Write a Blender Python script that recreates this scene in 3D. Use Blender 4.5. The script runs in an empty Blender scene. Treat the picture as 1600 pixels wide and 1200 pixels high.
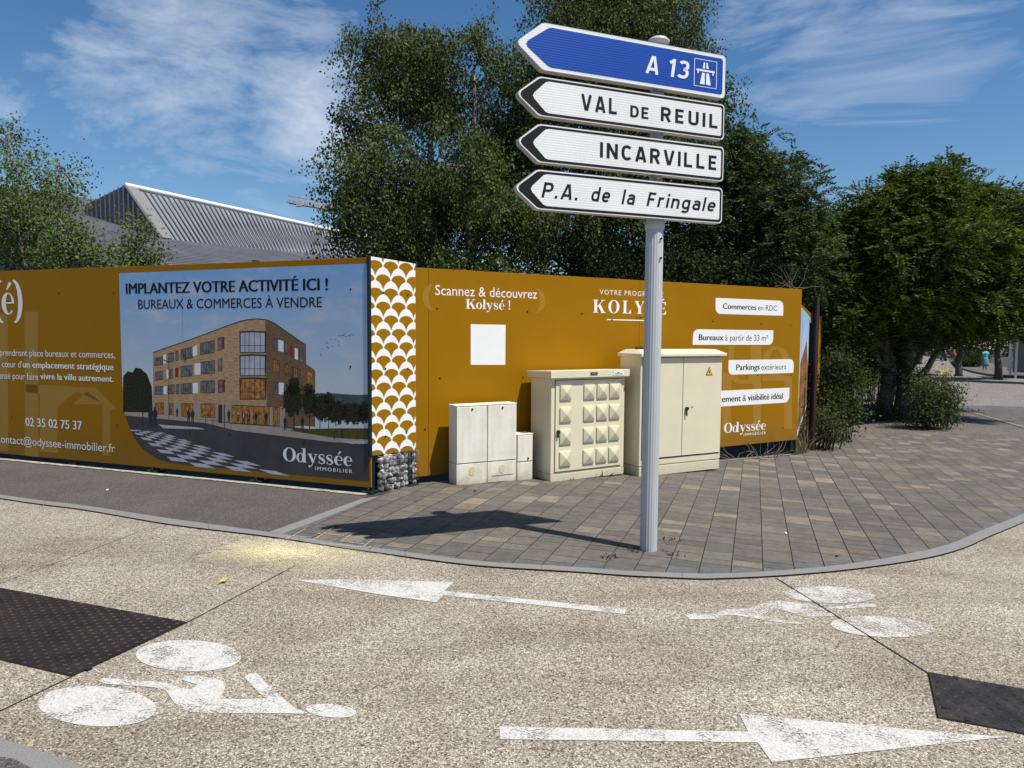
import bpy, bmesh, math, random
import numpy as np
from mathutils import Matrix, Vector
from mathutils.geometry import tessellate_polygon

# ------------------------------------------------------------------ camera, sky, sun, exposure
S = bpy.context.scene
C = S.collection
R_ = math.radians
F, H, PITCH, ROLL = 1109.0, 1.6, R_(3.87), 0.0064
cd = bpy.data.cameras.new('camera'); cd.sensor_width = 36; cd.lens = 36*F/1600
cd.clip_start = 0.05; cd.clip_end = 3000
cam = bpy.data.objects.new('camera', cd); C.objects.link(cam)
CM = Matrix.Rotation(math.pi/2-PITCH, 3, 'X') @ Matrix.Rotation(ROLL, 3, 'Z')
cam.matrix_world = Matrix.Translation((0, 0, H)) @ CM.to_4x4()
S.camera = cam
SUN = Vector((0.40, -0.246, 0.883)).normalized()
sl = bpy.data.lights.new('sun', 'SUN'); sl.energy = 5.0; sl.angle = R_(0.5); sl.color = (1, .95, .87)
so = bpy.data.objects.new('sun', sl); C.objects.link(so); so.location = SUN*50
so.rotation_euler = SUN.to_track_quat('Z', 'Y').to_euler()
S.view_settings.view_transform = 'Standard'; S.view_settings.look = 'None'
S.view_settings.exposure = 0.32; S.view_settings.gamma = 1

W = bpy.data.worlds.new('World'); S.world = W; W.use_nodes = True
def build_world():
    nt = W.node_tree; N = nt.nodes; L = nt.links
    bg = N['Background']
    sky = N.new('ShaderNodeTexSky'); sky.sky_type = 'NISHITA'; sky.sun_disc = False
    sky.sun_elevation = R_(62); sky.sun_rotation = R_(124); sky.altitude = 50
    sky.air_density = 1.0; sky.dust_density = 0.15; sky.ozone_density = 3.0
    tc = N.new('ShaderNodeTexCoord')
    def mth(op, a, b=None, c=None):
        n = N.new('ShaderNodeMath'); n.operation = op
        for i, v in enumerate((a, b, c)):
            if v is None: continue
            if isinstance(v, (int, float)): n.inputs[i].default_value = v
            else: L.new(v, n.inputs[i])
        return n.outputs[0]
    def noise(scale, detail, rough, stretch, rot=(0, 0, 0), dist=0.0):
        mp = N.new('ShaderNodeMapping'); mp.inputs['Scale'].default_value = stretch; mp.inputs['Rotation'].default_value = rot
        L.new(tc.outputs['Generated'], mp.inputs[0])
        n = N.new('ShaderNodeTexNoise'); n.inputs['Scale'].default_value = scale; n.inputs['Detail'].default_value = detail
        n.inputs['Roughness'].default_value = rough; n.inputs['Distortion'].default_value = dist
        L.new(mp.outputs[0], n.inputs['Vector']); return n.outputs['Fac']
    def lobe(u, v, size):               # a cloud bank round one direction of the sky
        d = (CM @ Vector(((u-800)/F, -(v-600)/F, -1))).normalized()
        n = N.new('ShaderNodeVectorMath'); n.operation = 'DISTANCE'
        L.new(tc.outputs['Generated'], n.inputs[0]); n.inputs[1].default_value = d
        mr = N.new('ShaderNodeMapRange'); mr.interpolation_type = 'SMOOTHSTEP'
        L.new(n.outputs['Value'], mr.inputs[0]); mr.inputs[1].default_value = 0.0; mr.inputs[2].default_value = size
        mr.inputs[3].default_value = 1.0; mr.inputs[4].default_value = 0.0
        return mr.outputs[0]
    a = noise(5.5, 13, .66, (1, 1, 2.2), (.2, .35, .1), .35)
    b = noise(4.0, 9, .6, (1, 1, 4.5), (.1, -.5, .3), .6)
    bank1 = mth('MAXIMUM', lobe(490, 160, .19), mth('MULTIPLY', lobe(270, 110, .26), .85))
    bank1 = mth('MAXIMUM', bank1, mth('MULTIPLY', lobe(0, 170, .07), 1.0))
    bank2 = mth('MAXIMUM', mth('MULTIPLY', lobe(1350, 40, .30), .8), mth('MULTIPLY', lobe(1440, 270, .12), .55))
    m1 = mth('MULTIPLY', mth('SUBTRACT', mth('ADD', a, mth('MULTIPLY', bank1, .34)), .67), 2.1)
    m2 = mth('MULTIPLY', mth('SUBTRACT', mth('ADD', b, mth('MULTIPLY', bank2, .27)), .62), 1.9)
    m = mth('MINIMUM', mth('MAXIMUM', mth('MAXIMUM', m1, m2), 0.0), .74)
    hs = N.new('ShaderNodeHueSaturation'); hs.inputs['Saturation'].default_value = 1.22; hs.inputs['Value'].default_value = 1.0
    L.new(sky.outputs[0], hs.inputs['Color'])
    mix = N.new('ShaderNodeMix'); mix.data_type = 'RGBA'
    L.new(m, mix.inputs[0]); L.new(hs.outputs[0], mix.inputs[6]); mix.inputs[7].default_value = (6.6, 7.3, 8.2, 1)
    L.new(mix.outputs[2], bg.inputs['Color']); bg.inputs['Strength'].default_value = 0.088
build_world()

# ------------------------------------------------------------------ helpers
rnd = random.Random(7)
EX, EY = 0.87, 0.493                     # the ground falls gently away to the right and back
def gz(x, y):
    t = EX*x + EY*y
    return -0.026*max(0.0, min(t, 12.0)-3.1) - 0.012*max(0.0, t-12.0)
def ray(u, v): return CM @ Vector(((u-800)/F, -(v-600)/F, -1))
def G(u, v):                             # point of the ground seen at a photo position
    d = ray(u, v); z = 0.0
    for _ in range(50):
        p = d*((z-H)/d.z); z = .5*z + .5*gz(p.x, p.y)
    return Vector((p.x, p.y, gz(p.x, p.y)))
def at(u, v, y):                         # point at distance y
    d = ray(u, v); p = d*(y/d.y); return Vector((p.x, p.y, p.z+H))

MATS = {}
def nodes(name):
    m = bpy.data.materials.new(name); m.use_nodes = True
    nt = m.node_tree; return m, nt.nodes, nt.links, nt.nodes['Principled BSDF']
def mat(name, col, rough=.6, var=.12, scale=6.0, metal=0.0, bump=0.0, bscale=40.0, spec=.5, coat=0.0, detail=5, stretch=None):
    if name in MATS: return MATS[name]
    m, N, L, P = nodes(name)
    tc = N.new('ShaderNodeTexCoord')
    n = N.new('ShaderNodeTexNoise'); n.inputs['Scale'].default_value = scale; n.inputs['Detail'].default_value = detail
    n.inputs['Roughness'].default_value = .65
    vec = tc.outputs['Object']
    if stretch:
        mp = N.new('ShaderNodeMapping'); mp.inputs['Scale'].default_value = stretch; L.new(vec, mp.inputs[0]); vec = mp.outputs[0]
    L.new(vec, n.inputs['Vector'])
    r = N.new('ShaderNodeValToRGB')
    r.color_ramp.elements[0].position = .3; r.color_ramp.elements[1].position = .72
    r.color_ramp.elements[0].color = [c*(1-var) for c in col]+[1]
    r.color_ramp.elements[1].color = [min(1, c*(1+var*.7)) for c in col]+[1]
    L.new(n.outputs['Fac'], r.inputs[0]); L.new(r.outputs[0], P.inputs['Base Color'])
    P.inputs['Roughness'].default_value = rough; P.inputs['Metallic'].default_value = metal
    P.inputs['Specular IOR Level'].default_value = spec; P.inputs['Coat Weight'].default_value = coat
    if bump:
        b = N.new('ShaderNodeTexNoise'); b.inputs['Scale'].default_value = bscale; b.inputs['Detail'].default_value = 4
        L.new(vec, b.inputs['Vector'])
        bp = N.new('ShaderNodeBump'); bp.inputs['Strength'].default_value = bump; bp.inputs['Distance'].default_value = .01
        L.new(b.outputs['Fac'], bp.inputs['Height']); L.new(bp.outputs[0], P.inputs['Normal'])
    MATS[name] = m; return m

def ramp(N, stops, interp='LINEAR'):
    r = N.new('ShaderNodeValToRGB'); r.color_ramp.interpolation = interp
    e = r.color_ramp.elements
    while len(e) < len(stops): e.new(.5)
    for k, (p, c) in enumerate(stops): e[k].position = p; e[k].color = list(c)+[1]
    return r
def world_pos(N, L, scale):
    g = N.new('ShaderNodeNewGeometry'); mp = N.new('ShaderNodeMapping'); mp.inputs['Scale'].default_value = scale
    L.new(g.outputs['Position'], mp.inputs[0]); return mp.outputs[0]
def tex(N, L, kind, vec, scale, **kw):
    n = N.new('ShaderNodeTex'+kind); L.new(vec, n.inputs['Vector']); n.inputs['Scale'].default_value = scale
    for k, v in kw.items():
        if k in n.inputs: n.inputs[k].default_value = v
        else: setattr(n, k, v)
    return n
def mixc(N, L, fac, a, b, mode='MIX'):
    n = N.new('ShaderNodeMix'); n.data_type = 'RGBA'; n.blend_type = mode
    for i, v in ((0, fac), (6, a), (7, b)):
        if isinstance(v, (int, float)): n.inputs[i].default_value = v
        elif isinstance(v, tuple): n.inputs[i].default_value = v+(1,)
        else: L.new(v, n.inputs[i])
    return n.outputs[2]

def aggregate_nodes(N, L):               # exposed-aggregate concrete: stones of several colours in cement
    v = world_pos(N, L, (1, 1, 1))
    s = tex(N, L, 'Voronoi', v, 150.0); s.inputs['Randomness'].default_value = 1
    sep = N.new('ShaderNodeSeparateColor'); L.new(s.outputs['Color'], sep.inputs[0])
    r = ramp(N, [(0, (.060, .050, .040)), (.12, (.15, .128, .10)), (.34, (.265, .230, .182)), (.58, (.345, .305, .242)), (.8, (.44, .395, .32)), (1, (.64, .59, .50))])
    L.new(sep.outputs[0], r.inputs[0])
    e = tex(N, L, 'Voronoi', v, 150.0, feature='DISTANCE_TO_EDGE')
    er = ramp(N, [(0, (.42, .40, .38)), (.13, (1, 1, 1))]); L.new(e.outputs['Distance'], er.inputs[0])
    c = mixc(N, L, .8, r.outputs[0], er.outputs[0], 'MULTIPLY')
    f = tex(N, L, 'Noise', v, 210.0, Detail=3.0)
    fr = ramp(N, [(.3, (.6, .6, .6)), (.7, (1.3, 1.3, 1.3))]); L.new(f.outputs['Fac'], fr.inputs[0])
    c = mixc(N, L, .6, c, fr.outputs[0], 'MULTIPLY')
    g = tex(N, L, 'Noise', v, 1.1, Detail=6.0, Roughness=.6, Distortion=.4)
    gr = ramp(N, [(.26, (.75, .70, .65)), (.42, (.92, .89, .86)), (.56, (1.04, 1.03, 1.01)), (.74, (1.24, 1.24, 1.22))]); L.new(g.outputs['Fac'], gr.inputs[0])
    c = mixc(N, L, 1.0, c, gr.outputs[0], 'MULTIPLY')
    w_ = N.new('ShaderNodeMapping'); w_.inputs['Rotation'].default_value = (0, 0, R_(-18)); w_.inputs['Scale'].default_value = (.35, 2.2, 1); L.new(v, w_.inputs[0])
    h = tex(N, L, 'Noise', w_.outputs[0], 1.3, Detail=5.0, Roughness=.6, Distortion=.6); hr = ramp(N, [(.30, (.80, .78, .75)), (.48, (1, 1, 1)), (.70, (1.13, 1.13, 1.12))]); L.new(h.outputs['Fac'], hr.inputs[0])
    c = mixc(N, L, 1.0, c, hr.outputs[0], 'MULTIPLY')
    bp = N.new('ShaderNodeBump'); bp.inputs['Strength'].default_value = .55; bp.inputs['Distance'].default_value = .004
    L.new(e.outputs['Distance'], bp.inputs['Height'])
    return c, bp.outputs[0], e.outputs['Distance'], v
def m_concrete():
    m, N, L, P = nodes('exposed_aggregate_concrete'); P.inputs['Roughness'].default_value = .85
    P.inputs['Specular IOR Level'].default_value = .25
    c, b, _, _ = aggregate_nodes(N, L); L.new(c, P.inputs['Base Color']); L.new(b, P.inputs['Normal']); return m
def m_paint(name, col, lo, hi, wear=.5, thr=.55):          # worn road paint: bare where the noise lets the stones show
    m, N, L, P = nodes(name); P.inputs['Roughness'].default_value = .7
    v = world_pos(N, L, (1, 1, 1))
    n = tex(N, L, 'Noise', v, lo, Detail=8.0, Roughness=.7); n2 = tex(N, L, 'Voronoi', v, hi)
    sep = N.new('ShaderNodeSeparateColor'); L.new(n2.outputs['Color'], sep.inputs[0])
    a = N.new('ShaderNodeMath'); a.operation = 'MULTIPLY_ADD'; L.new(sep.outputs[0], a.inputs[0]); a.inputs[1].default_value = wear
    L.new(n.outputs['Fac'], a.inputs[2])
    r = ramp(N, [(thr, (1, 1, 1)), (thr+.12, (0, 0, 0))]); L.new(a.outputs[0], r.inputs[0])
    sh = ramp(N, [(0, tuple(c*.72 for c in col)), (1, tuple(min(1, c*1.12) for c in col))]); L.new(sep.outputs[1], sh.inputs[0])
    L.new(sh.outputs[0], P.inputs['Base Color'])
    tr = N.new('ShaderNodeBsdfTransparent'); mx = N.new('ShaderNodeMixShader')
    L.new(r.outputs[0], mx.inputs[0]); L.new(tr.outputs[0], mx.inputs[1]); L.new(P.outputs[0], mx.inputs[2])
    L.new(mx.outputs[0], N['Material Output'].inputs['Surface']); return m
def m_asphalt(name, col, grain=150.0, patch=.18):
    m, N, L, P = nodes(name); P.inputs['Roughness'].default_value = .85; P.inputs['Specular IOR Level'].default_value = .3
    v = world_pos(N, L, (1, 1, 1))
    s = tex(N, L, 'Voronoi', v, grain); sep = N.new('ShaderNodeSeparateColor'); L.new(s.outputs['Color'], sep.inputs[0])
    r = ramp(N, [(0, tuple(c*.45 for c in col)), (.6, col), (.9, tuple(c*1.35 for c in col)), (1, tuple(c*2.0 for c in col))])
    L.new(sep.outputs[0], r.inputs[0])
    g = tex(N, L, 'Noise', v, 1.6, Detail=7.0, Roughness=.65)
    gr = ramp(N, [(.3, (1-patch,)*3), (.7, (1+patch,)*3)]); L.new(g.outputs['Fac'], gr.inputs[0])
    L.new(mixc(N, L, 1.0, r.outputs[0], gr.outputs[0], 'MULTIPLY'), P.inputs['Base Color'])
    bp = N.new('ShaderNodeBump'); bp.inputs['Strength'].default_value = .4; bp.inputs['Distance'].default_value = .004
    L.new(s.outputs['Distance'], bp.inputs['Height']); L.new(bp.outputs[0], P.inputs['Normal']); return m
def m_paver():
    m, N, L, P = nodes('concrete_paver'); P.inputs['Roughness'].default_value = .8; P.inputs['Specular IOR Level'].default_value = .3
    at_ = N.new('ShaderNodeVertexColor'); at_.layer_name = 'stone'
    v = world_pos(N, L, (1, 1, 1))
    g = tex(N, L, 'Noise', v, 9.0, Detail=8.0, Roughness=.7)
    gr = ramp(N, [(.25, (.66, .66, .66)), (.75, (1.28, 1.27, 1.25))]); L.new(g.outputs['Fac'], gr.inputs[0])
    f = tex(N, L, 'Noise', v, 160.0, Detail=3.0)
    fr = ramp(N, [(.3, (.72, .72, .72)), (.7, (1.24, 1.24, 1.24))]); L.new(f.outputs['Fac'], fr.inputs[0])
    c = mixc(N, L, 1.0, at_.outputs[0], gr.outputs[0], 'MULTIPLY'); c = mixc(N, L, 1.0, c, fr.outputs[0], 'MULTIPLY')
    L.new(c, P.inputs['Base Color'])
    bp = N.new('ShaderNodeBump'); bp.inputs['Strength'].default_value = .3; bp.inputs['Distance'].default_value = .003
    L.new(f.outputs['Fac'], bp.inputs['Height']); L.new(bp.outputs[0], P.inputs['Normal']); return m
def m_leaf(name, dark, light, trans=.3, cl=1.2, gloss=.45):
    m, N, L, P = nodes(name); P.inputs['Roughness'].default_value = .62; P.inputs['Specular IOR Level'].default_value = .2
    g = N.new('ShaderNodeNewGeometry'); v = world_pos(N, L, (1, 1, 1))
    n = tex(N, L, 'Noise', v, cl, Detail=3.0)
    a = N.new('ShaderNodeMath'); a.operation = 'MULTIPLY_ADD'; L.new(g.outputs['Random Per Island'], a.inputs[0]); a.inputs[1].default_value = .6
    s = N.new('ShaderNodeMath'); s.operation = 'MULTIPLY_ADD'; L.new(n.outputs['Fac'], s.inputs[0]); s.inputs[1].default_value = 1.2; s.inputs[2].default_value = -.4
    L.new(s.outputs[0], a.inputs[2])
    r = ramp(N, [(.1, dark), (.9, light)]); L.new(a.outputs[0], r.inputs[0]); L.new(r.outputs[0], P.inputs['Base Color'])
    t = N.new('ShaderNodeBsdfTranslucent'); hs = N.new('ShaderNodeHueSaturation'); hs.inputs['Value'].default_value = 1.5
    hs.inputs['Hue'].default_value = .485
    L.new(r.outputs[0], hs.inputs['Color']); L.new(hs.outputs[0], t.inputs['Color'])
    mx = N.new('ShaderNodeMixShader'); mx.inputs[0].default_value = trans
    L.new(P.outputs[0], mx.inputs[1]); L.new(t.outputs[0], mx.inputs[2]); L.new(mx.outputs[0], N['Material Output'].inputs['Surface'])
    MATS[name] = m; return m

def link(name, me, m, parent=None):
    o = bpy.data.objects.new(name, me); C.objects.link(o)
    for k in (m if isinstance(m, (list, tuple)) else [m]): me.materials.append(k)
    if parent: o.parent = parent
    return o
def tag(o, label=None, cat=None, group=None, kind=None):
    for k, v in (('label', label), ('category', cat), ('group', group), ('kind', kind)):
        if v: o[k] = v
    return o
def thing(name, loc, rotz=0.0, label=None, cat=None, group=None):
    o = bpy.data.objects.new(name, None); C.objects.link(o); o.location = loc; o.rotation_euler.z = rotz
    o.empty_display_size = .2
    return tag(o, label, cat, group)

class MB:                                # collects shapes, links them as ONE mesh object
    def __init__(s): s.v = []; s.f = []; s.mi = []; s.sm = []
    def add(s, vs, fs, mi=0, smooth=False):
        b = len(s.v); s.v += [tuple(p) for p in vs]; s.f += [tuple(i+b for i in f) for f in fs]
        s.mi += [mi]*len(fs); s.sm += [smooth]*len(fs)
    def box(s, x0, y0, z0, x1, y1, z1, mi=0):
        s.add([(x0,y0,z0),(x1,y0,z0),(x1,y1,z0),(x0,y1,z0),(x0,y0,z1),(x1,y0,z1),(x1,y1,z1),(x0,y1,z1)],
              [(0,3,2,1),(4,5,6,7),(0,1,5,4),(1,2,6,5),(2,3,7,6),(3,0,4,7)], mi)
    def tube(s, pts, rads, n=8, mi=0, caps=True, smooth=True):
        pts = [Vector(p) for p in pts]; vs = []; fs = []
        if isinstance(rads, (int, float)): rads = [rads]*len(pts)
        for i, p in enumerate(pts):
            d = (pts[min(i+1, len(pts)-1)]-pts[max(i-1, 0)]).normalized()
            u = d.cross(Vector((0, 0, 1)) if abs(d.z) < .9 else Vector((1, 0, 0))).normalized(); w = d.cross(u)
            vs += [p+(u*math.cos(2*math.pi*k/n)+w*math.sin(2*math.pi*k/n))*rads[i] for k in range(n)]
        for i in range(len(pts)-1):
            for k in range(n):
                a, b = i*n+k, i*n+(k+1) % n; fs.append((a, a+n, b+n, b))
        s.add(vs, fs, mi, smooth)
        if caps:
            b = len(s.v)-len(vs); s.f += [tuple(b+k for k in range(n)), tuple(b+len(vs)-1-k for k in range(n))]; s.mi += [mi]*2; s.sm += [False]*2
    def lathe(s, prof, n=24, mi=0, c=(0, 0), rfun=None, smooth=True):
        vs = []; fs = []
        for r, z in prof:
            for k in range(n):
                a = 2*math.pi*k/n; q = r*(rfun(a, z) if rfun else 1)
                vs.append((c[0]+q*math.cos(a), c[1]+q*math.sin(a), z))
        for i in range(len(prof)-1):
            for k in range(n):
                a, b = i*n+k, i*n+(k+1) % n; fs.append((a, b, b+n, a+n))
        fs.append(tuple(range(n-1, -1, -1))); fs.append(tuple((len(prof)-1)*n+k for k in range(n)))
        s.add(vs, fs, mi, smooth)
    def prism(s, poly, y0, y1, mi=0):    # outline in x,z pushed from y0 (front) to y1
        n = len(poly); tri = tessellate_polygon([[Vector((p[0], p[1], 0)) for p in poly]])
        s.add([(x, y0, z) for x, z in poly]+[(x, y1, z) for x, z in poly],
              [tuple(t) for t in tri]+[tuple(i+n for i in reversed(t)) for t in tri]+[(i, i+n, (i+1) % n+n, (i+1) % n) for i in range(n)], mi)
    def build(s, name, m, parent=None, bevel=0.0, seg=2):
        me = bpy.data.meshes.new(name); me.from_pydata(s.v, [], s.f); me.update()
        me.polygons.foreach_set('material_index', s.mi); me.polygons.foreach_set('use_smooth', s.sm)
        bm = bmesh.new(); bm.from_mesh(me); bmesh.ops.recalc_face_normals(bm, faces=bm.faces); bm.to_mesh(me); bm.free()
        o = link(name, me, m, parent)
        if bevel:
            b = o.modifiers.new('bevel', 'BEVEL'); b.width = bevel; b.segments = seg; b.limit_method = 'ANGLE'; b.angle_limit = R_(40)
        return o

def sheet(name, polys, off, m, cols=None):   # ground sheets that follow the fall of the ground, cut along its two folds
    bm = bmesh.new(); lay = bm.loops.layers.float_color.new('stone') if cols else None
    for k, p in enumerate(polys):
        vs = [bm.verts.new((q[0], q[1], 0)) for q in p]
        f = bm.faces.new(vs)
        if cols:
            for l in f.loops: l[lay] = cols[k]
    if not cols: bmesh.ops.triangulate(bm, faces=bm.faces[:])
    for t in (3.1, 12.0):
        bmesh.ops.bisect_plane(bm, geom=bm.verts[:]+bm.edges[:]+bm.faces[:], plane_co=(EX*t, EY*t, 0), plane_no=(EX, EY, 0), dist=1e-5)
    for v in bm.verts: v.co.z = gz(v.co.x, v.co.y)+off
    bm.normal_update()
    for f in bm.faces:
        if f.normal.z < 0: f.normal_flip()
    me = bpy.data.meshes.new(name); bm.to_mesh(me); bm.free()
    return link(name, me, m)

# ------------------------------------------------------------------ lettering
_HC = {}
def font_mesh(body, bold=0.0, shear=0.0, space=1.0):
    cu = bpy.data.curves.new('t', 'FONT'); cu.body = body; cu.size = 1; cu.offset = bold; cu.shear = shear; cu.space_character = space
    cu.resolution_u = 3; cu.fill_mode = 'FRONT'
    o = bpy.data.objects.new('t', cu); me = bpy.data.meshes.new_from_object(o)
    vs = [(v.co.x, v.co.y) for v in me.vertices]; fs = [tuple(p.vertices) for p in me.polygons]
    bpy.data.objects.remove(o); bpy.data.curves.remove(cu); bpy.data.meshes.remove(me); return vs, fs
def cap_height():
    if 'H' not in _HC: _HC['H'] = max(v[1] for v in font_mesh('H')[0])
    return _HC['H']

# high-contrast serif capitals and small letters, drawn as thick stems and hairlines (cap height .7, x-height .47)
def ring(cx, cy, rx, ry, ix, iy, a0=0, a1=360, n=40, dx=0.0):
    o = []; 
    for k in range(n+1):
        a = R_(a0+(a1-a0)*k/n); o.append(((cx+rx*math.cos(a), cy+ry*math.sin(a)), (cx+dx+ix*math.cos(a), cy+iy*math.sin(a))))
    return [[o[k][0], o[k+1][0], o[k+1][1], o[k][1]] for k in range(n)]
def rc(x0, y0, x1, y1): return [[(x0, y0), (x1, y0), (x1, y1), (x0, y1)]]
def stroke(pts):                          # (x, y, width) swept as a ribbon
    out = []; L_ = []; 
    for i, (x, y, w) in enumerate(pts):
        a = pts[max(i-1, 0)]; b = pts[min(i+1, len(pts)-1)]; dx, dy = b[0]-a[0], b[1]-a[1]; q = math.hypot(dx, dy) or 1
        L_.append(((x-dy/q*w/2, y+dx/q*w/2), (x+dy/q*w/2, y-dx/q*w/2)))
    return [[L_[i][0], L_[i+1][0], L_[i+1][1], L_[i][1]] for i in range(len(pts)-1)]
def ess(w, h, t):
    q = [(.84,.74),(.82,.90),(.56,.985),(.26,.93),(.13,.77),(.24,.62),(.5,.52),(.77,.40),(.9,.23),(.76,.07),(.46,.015),(.18,.09),(.12,.27)]
    pts = []
    for i in range(len(q)-1):
        p0, p1, p2, p3 = q[max(i-1, 0)], q[i], q[i+1], q[min(i+2, len(q)-1)]
        for k in range(5):
            u = k/5; f = lambda a, b, c, d: .5*(2*b+(c-a)*u+(2*a-5*b+4*c-d)*u*u+(3*b-a-3*c+d)*u**3)
            g = (i+u)/(len(q)-1); pts.append((f(p0[0], p1[0], p2[0], p3[0])*w, f(p0[1], p1[1], p2[1], p3[1])*h, .03+t*math.exp(-((g-.5)/.2)**2)))
    return stroke(pts)+rc(w*.80, h*.68, w*.88, h*.97)+rc(w*.08, h*.03, w*.16, h*.32)
T_ = .035
GL = {
 'O': (.66, ring(.33, .35, .33, .365, .17, .335)), 'o': (.44, ring(.22, .235, .22, .245, .095, .22)),
 'e': (.42, ring(.21, .235, .21, .245, .10, .215, 0, 318, dx=.03)+rc(.09, .235, .415, .265)),
 'd': (.54, ring(.20, .235, .20, .245, .085, .215)+rc(.33, 0, .46, .72)+rc(.26, .69, .34, .72)+rc(.44, 0, .53, T_)),
 'l': (.24, rc(.06, 0, .19, .72)+rc(0, 0, .25, T_)+rc(0, .69, .07, .72)),
 'y': (.50, stroke([(.09, .46, .13), (.28, .03, .12)])+stroke([(.42, .46, .04), (.20, -.12, .035), (.12, -.2, .04)])+ring(.08, -.17, .055, .055, 0, 0)+rc(-.01, .44, .23, .47)+rc(.33, .44, .5, .47)),
 's': (.36, ess(.33, .48, .10)), 'S': (.48, ess(.44, .71, .14)),
 'K': (.70, rc(.07, 0, .23, .7)+rc(0, 0, .3, T_)+rc(0, .7-T_, .3, .7)+stroke([(.22, .28, .035), (.58, .69, .035)])+stroke([(.34, .44, .16), (.6, .0, .16)])+rc(.46, .7-T_, .68, .7)+rc(.45, 0, .74, T_)),
 'L': (.54, rc(.07, 0, .23, .7)+rc(0, .7-T_, .3, .7)+rc(0, 0, .52, T_)+[[(.52, 0), (.52, .22), (.49, .22), (.36, 0)]]),
 'Y': (.64, stroke([(.12, .69, .15), (.33, .28, .15)])+stroke([(.56, .69, .035), (.35, .3, .04)])+rc(.25, 0, .41, .34)+rc(.17, 0, .49, T_)+rc(0, .7-T_, .28, .7)+rc(.46, .7-T_, .66, .7)),
 'E': (.56, rc(.07, 0, .23, .7)+rc(0, 0, .52, T_)+rc(0, .7-T_, .5, .7)+rc(.22, .335, .40, .365)+[[(.52, 0), (.52, .2), (.49, .2), (.36, 0)], [(.50, .7), (.50, .52), (.47, .52), (.34, .7)]]+rc(.38, .26, .41, .44)),
 '!': (.22, [[(.05, .7), (.17, .7), (.13, .2), (.09, .2)]]+ring(.11, .06, .06, .06, 0, 0)), ' ': (.2, []),
 '(': (.26, ring(.30, .28, .28, .48, .16, .44, 90, 270, dx=.02)), ')': (.26, ring(-.04, .28, .28, .48, .16, .44, -90, 90, dx=-.02)),
}
GL['é'] = (.42, GL['e'][1]+[[(.17, .55), (.22, .54), (.36, .68), (.27, .72)]])
GL['É'] = (.56, GL['E'][1]+[[(.22, .76), (.26, .75), (.40, .88), (.31, .91)]])
def serif(body, space=.0):
    x = 0.0; out = []
    for ch in body:
        w, ps = GL[ch]; out += [[(a+x, b) for a, b in p] for p in ps]; x += w+.03+space
    return out, .7

# condensed bold letters of the direction blades: centre lines, cap height 1
def arc(cx, cy, rx, ry, a0, a1, n=14):
    o = []
    for k in range(n+1):
        a = R_(a0+(a1-a0)*k/n); c_, s_ = math.cos(a), math.sin(a); o.append((cx+rx*math.copysign(abs(c_)**.8, c_), cy+ry*math.copysign(abs(s_)**.8, s_)))
    return o
q_ = .0925
SG = {'I': (.0, [[(0, 0), (0, 1)]]), 'L': (.44, [[(0, 0), (0, 1)], [(0, q_), (.48, q_)]]), 'N': (.52, [[(0, 0), (0, 1)], [(.0, .97), (.52, .03)], [(.52, 0), (.52, 1)]]),
 'A': (.56, [[(0, 0), (.25, 1)], [(.56, 0), (.31, 1)], [(.1, .26), (.46, .26)]]), 'V': (.56, [[(0, 1), (.25, 0)], [(.56, 1), (.31, 0)]]),
 'E': (.42, [[(0, 0), (0, 1)], [(0, q_), (.46, q_)], [(0, .51), (.40, .51)], [(0, 1-q_), (.46, 1-q_)]]), 'F': (.40, [[(0, 0), (0, 1)], [(0, .50), (.38, .50)], [(0, 1-q_), (.44, 1-q_)]]),
 'D': (.48, [[(0, 0), (0, 1)], [(0, 1-q_)]+arc(.2, .5, .28, .5-q_, 90, -90)+[(0, q_)]]), 'P': (.46, [[(0, 0), (0, 1)], [(0, 1-q_)]+arc(.24, .69, .22, .22, 90, -90)+[(0, .47)]]),
 'R': (.48, [[(0, 0), (0, 1)], [(0, 1-q_)]+arc(.24, .69, .22, .22, 90, -90)+[(0, .47)], [(.24, .46), (.49, 0)]]), 'U': (.50, [[(0, 1)]+arc(.25, .32, .25, .32-q_, 180, 360)+[(.5, 1)]]),
 'C': (.46, [arc(.26, .5, .26, .5-q_, 42, 318, 26)]), '.': (.0, [[(0, 0), (0, .18)]]), '1': (.20, [[(.2, 0), (.2, 1)], [(-.02, .76), (.2, .93)]]),
 '3': (.44, [arc(.2, .72, .22, .2, 150, -85)+arc(.19, .30, .25, .21, 85, -150)]),
 'd': (.44, [arc(.22, .36, .22, .27, 0, 360, 24), [(.44, 0), (.44, 1)]]), 'a': (.42, [arc(.21, .25, .21, .165, 0, 360, 20), arc(.21, .45, .21, .19, 150, 0, 10)+[(.42, 0)]]),
 'e': (.44, [[(.02, .36)]+[(.43, .36)]+arc(.22, .36, .22, .27, 8, 318, 22)]), 'l': (.0, [[(0, 0), (0, 1)]]), 'i': (.0, [[(0, 0), (0, .71)], [(0, .83), (0, 1)]]),
 'r': (.26, [[(0, 0), (0, .71)], arc(.22, .42, .22, .21, 180, 70, 8)]), 'n': (.42, [[(0, 0), (0, .71)], arc(.21, .42, .21, .21, 180, 0, 12)+[(.42, 0)]]),
 'g': (.43, [arc(.215, .36, .215, .27, 0, 360, 24), [(.43, .70), (.43, .05)]+arc(.215, .0, .215, .19, 0, -150, 10)])}

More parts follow.
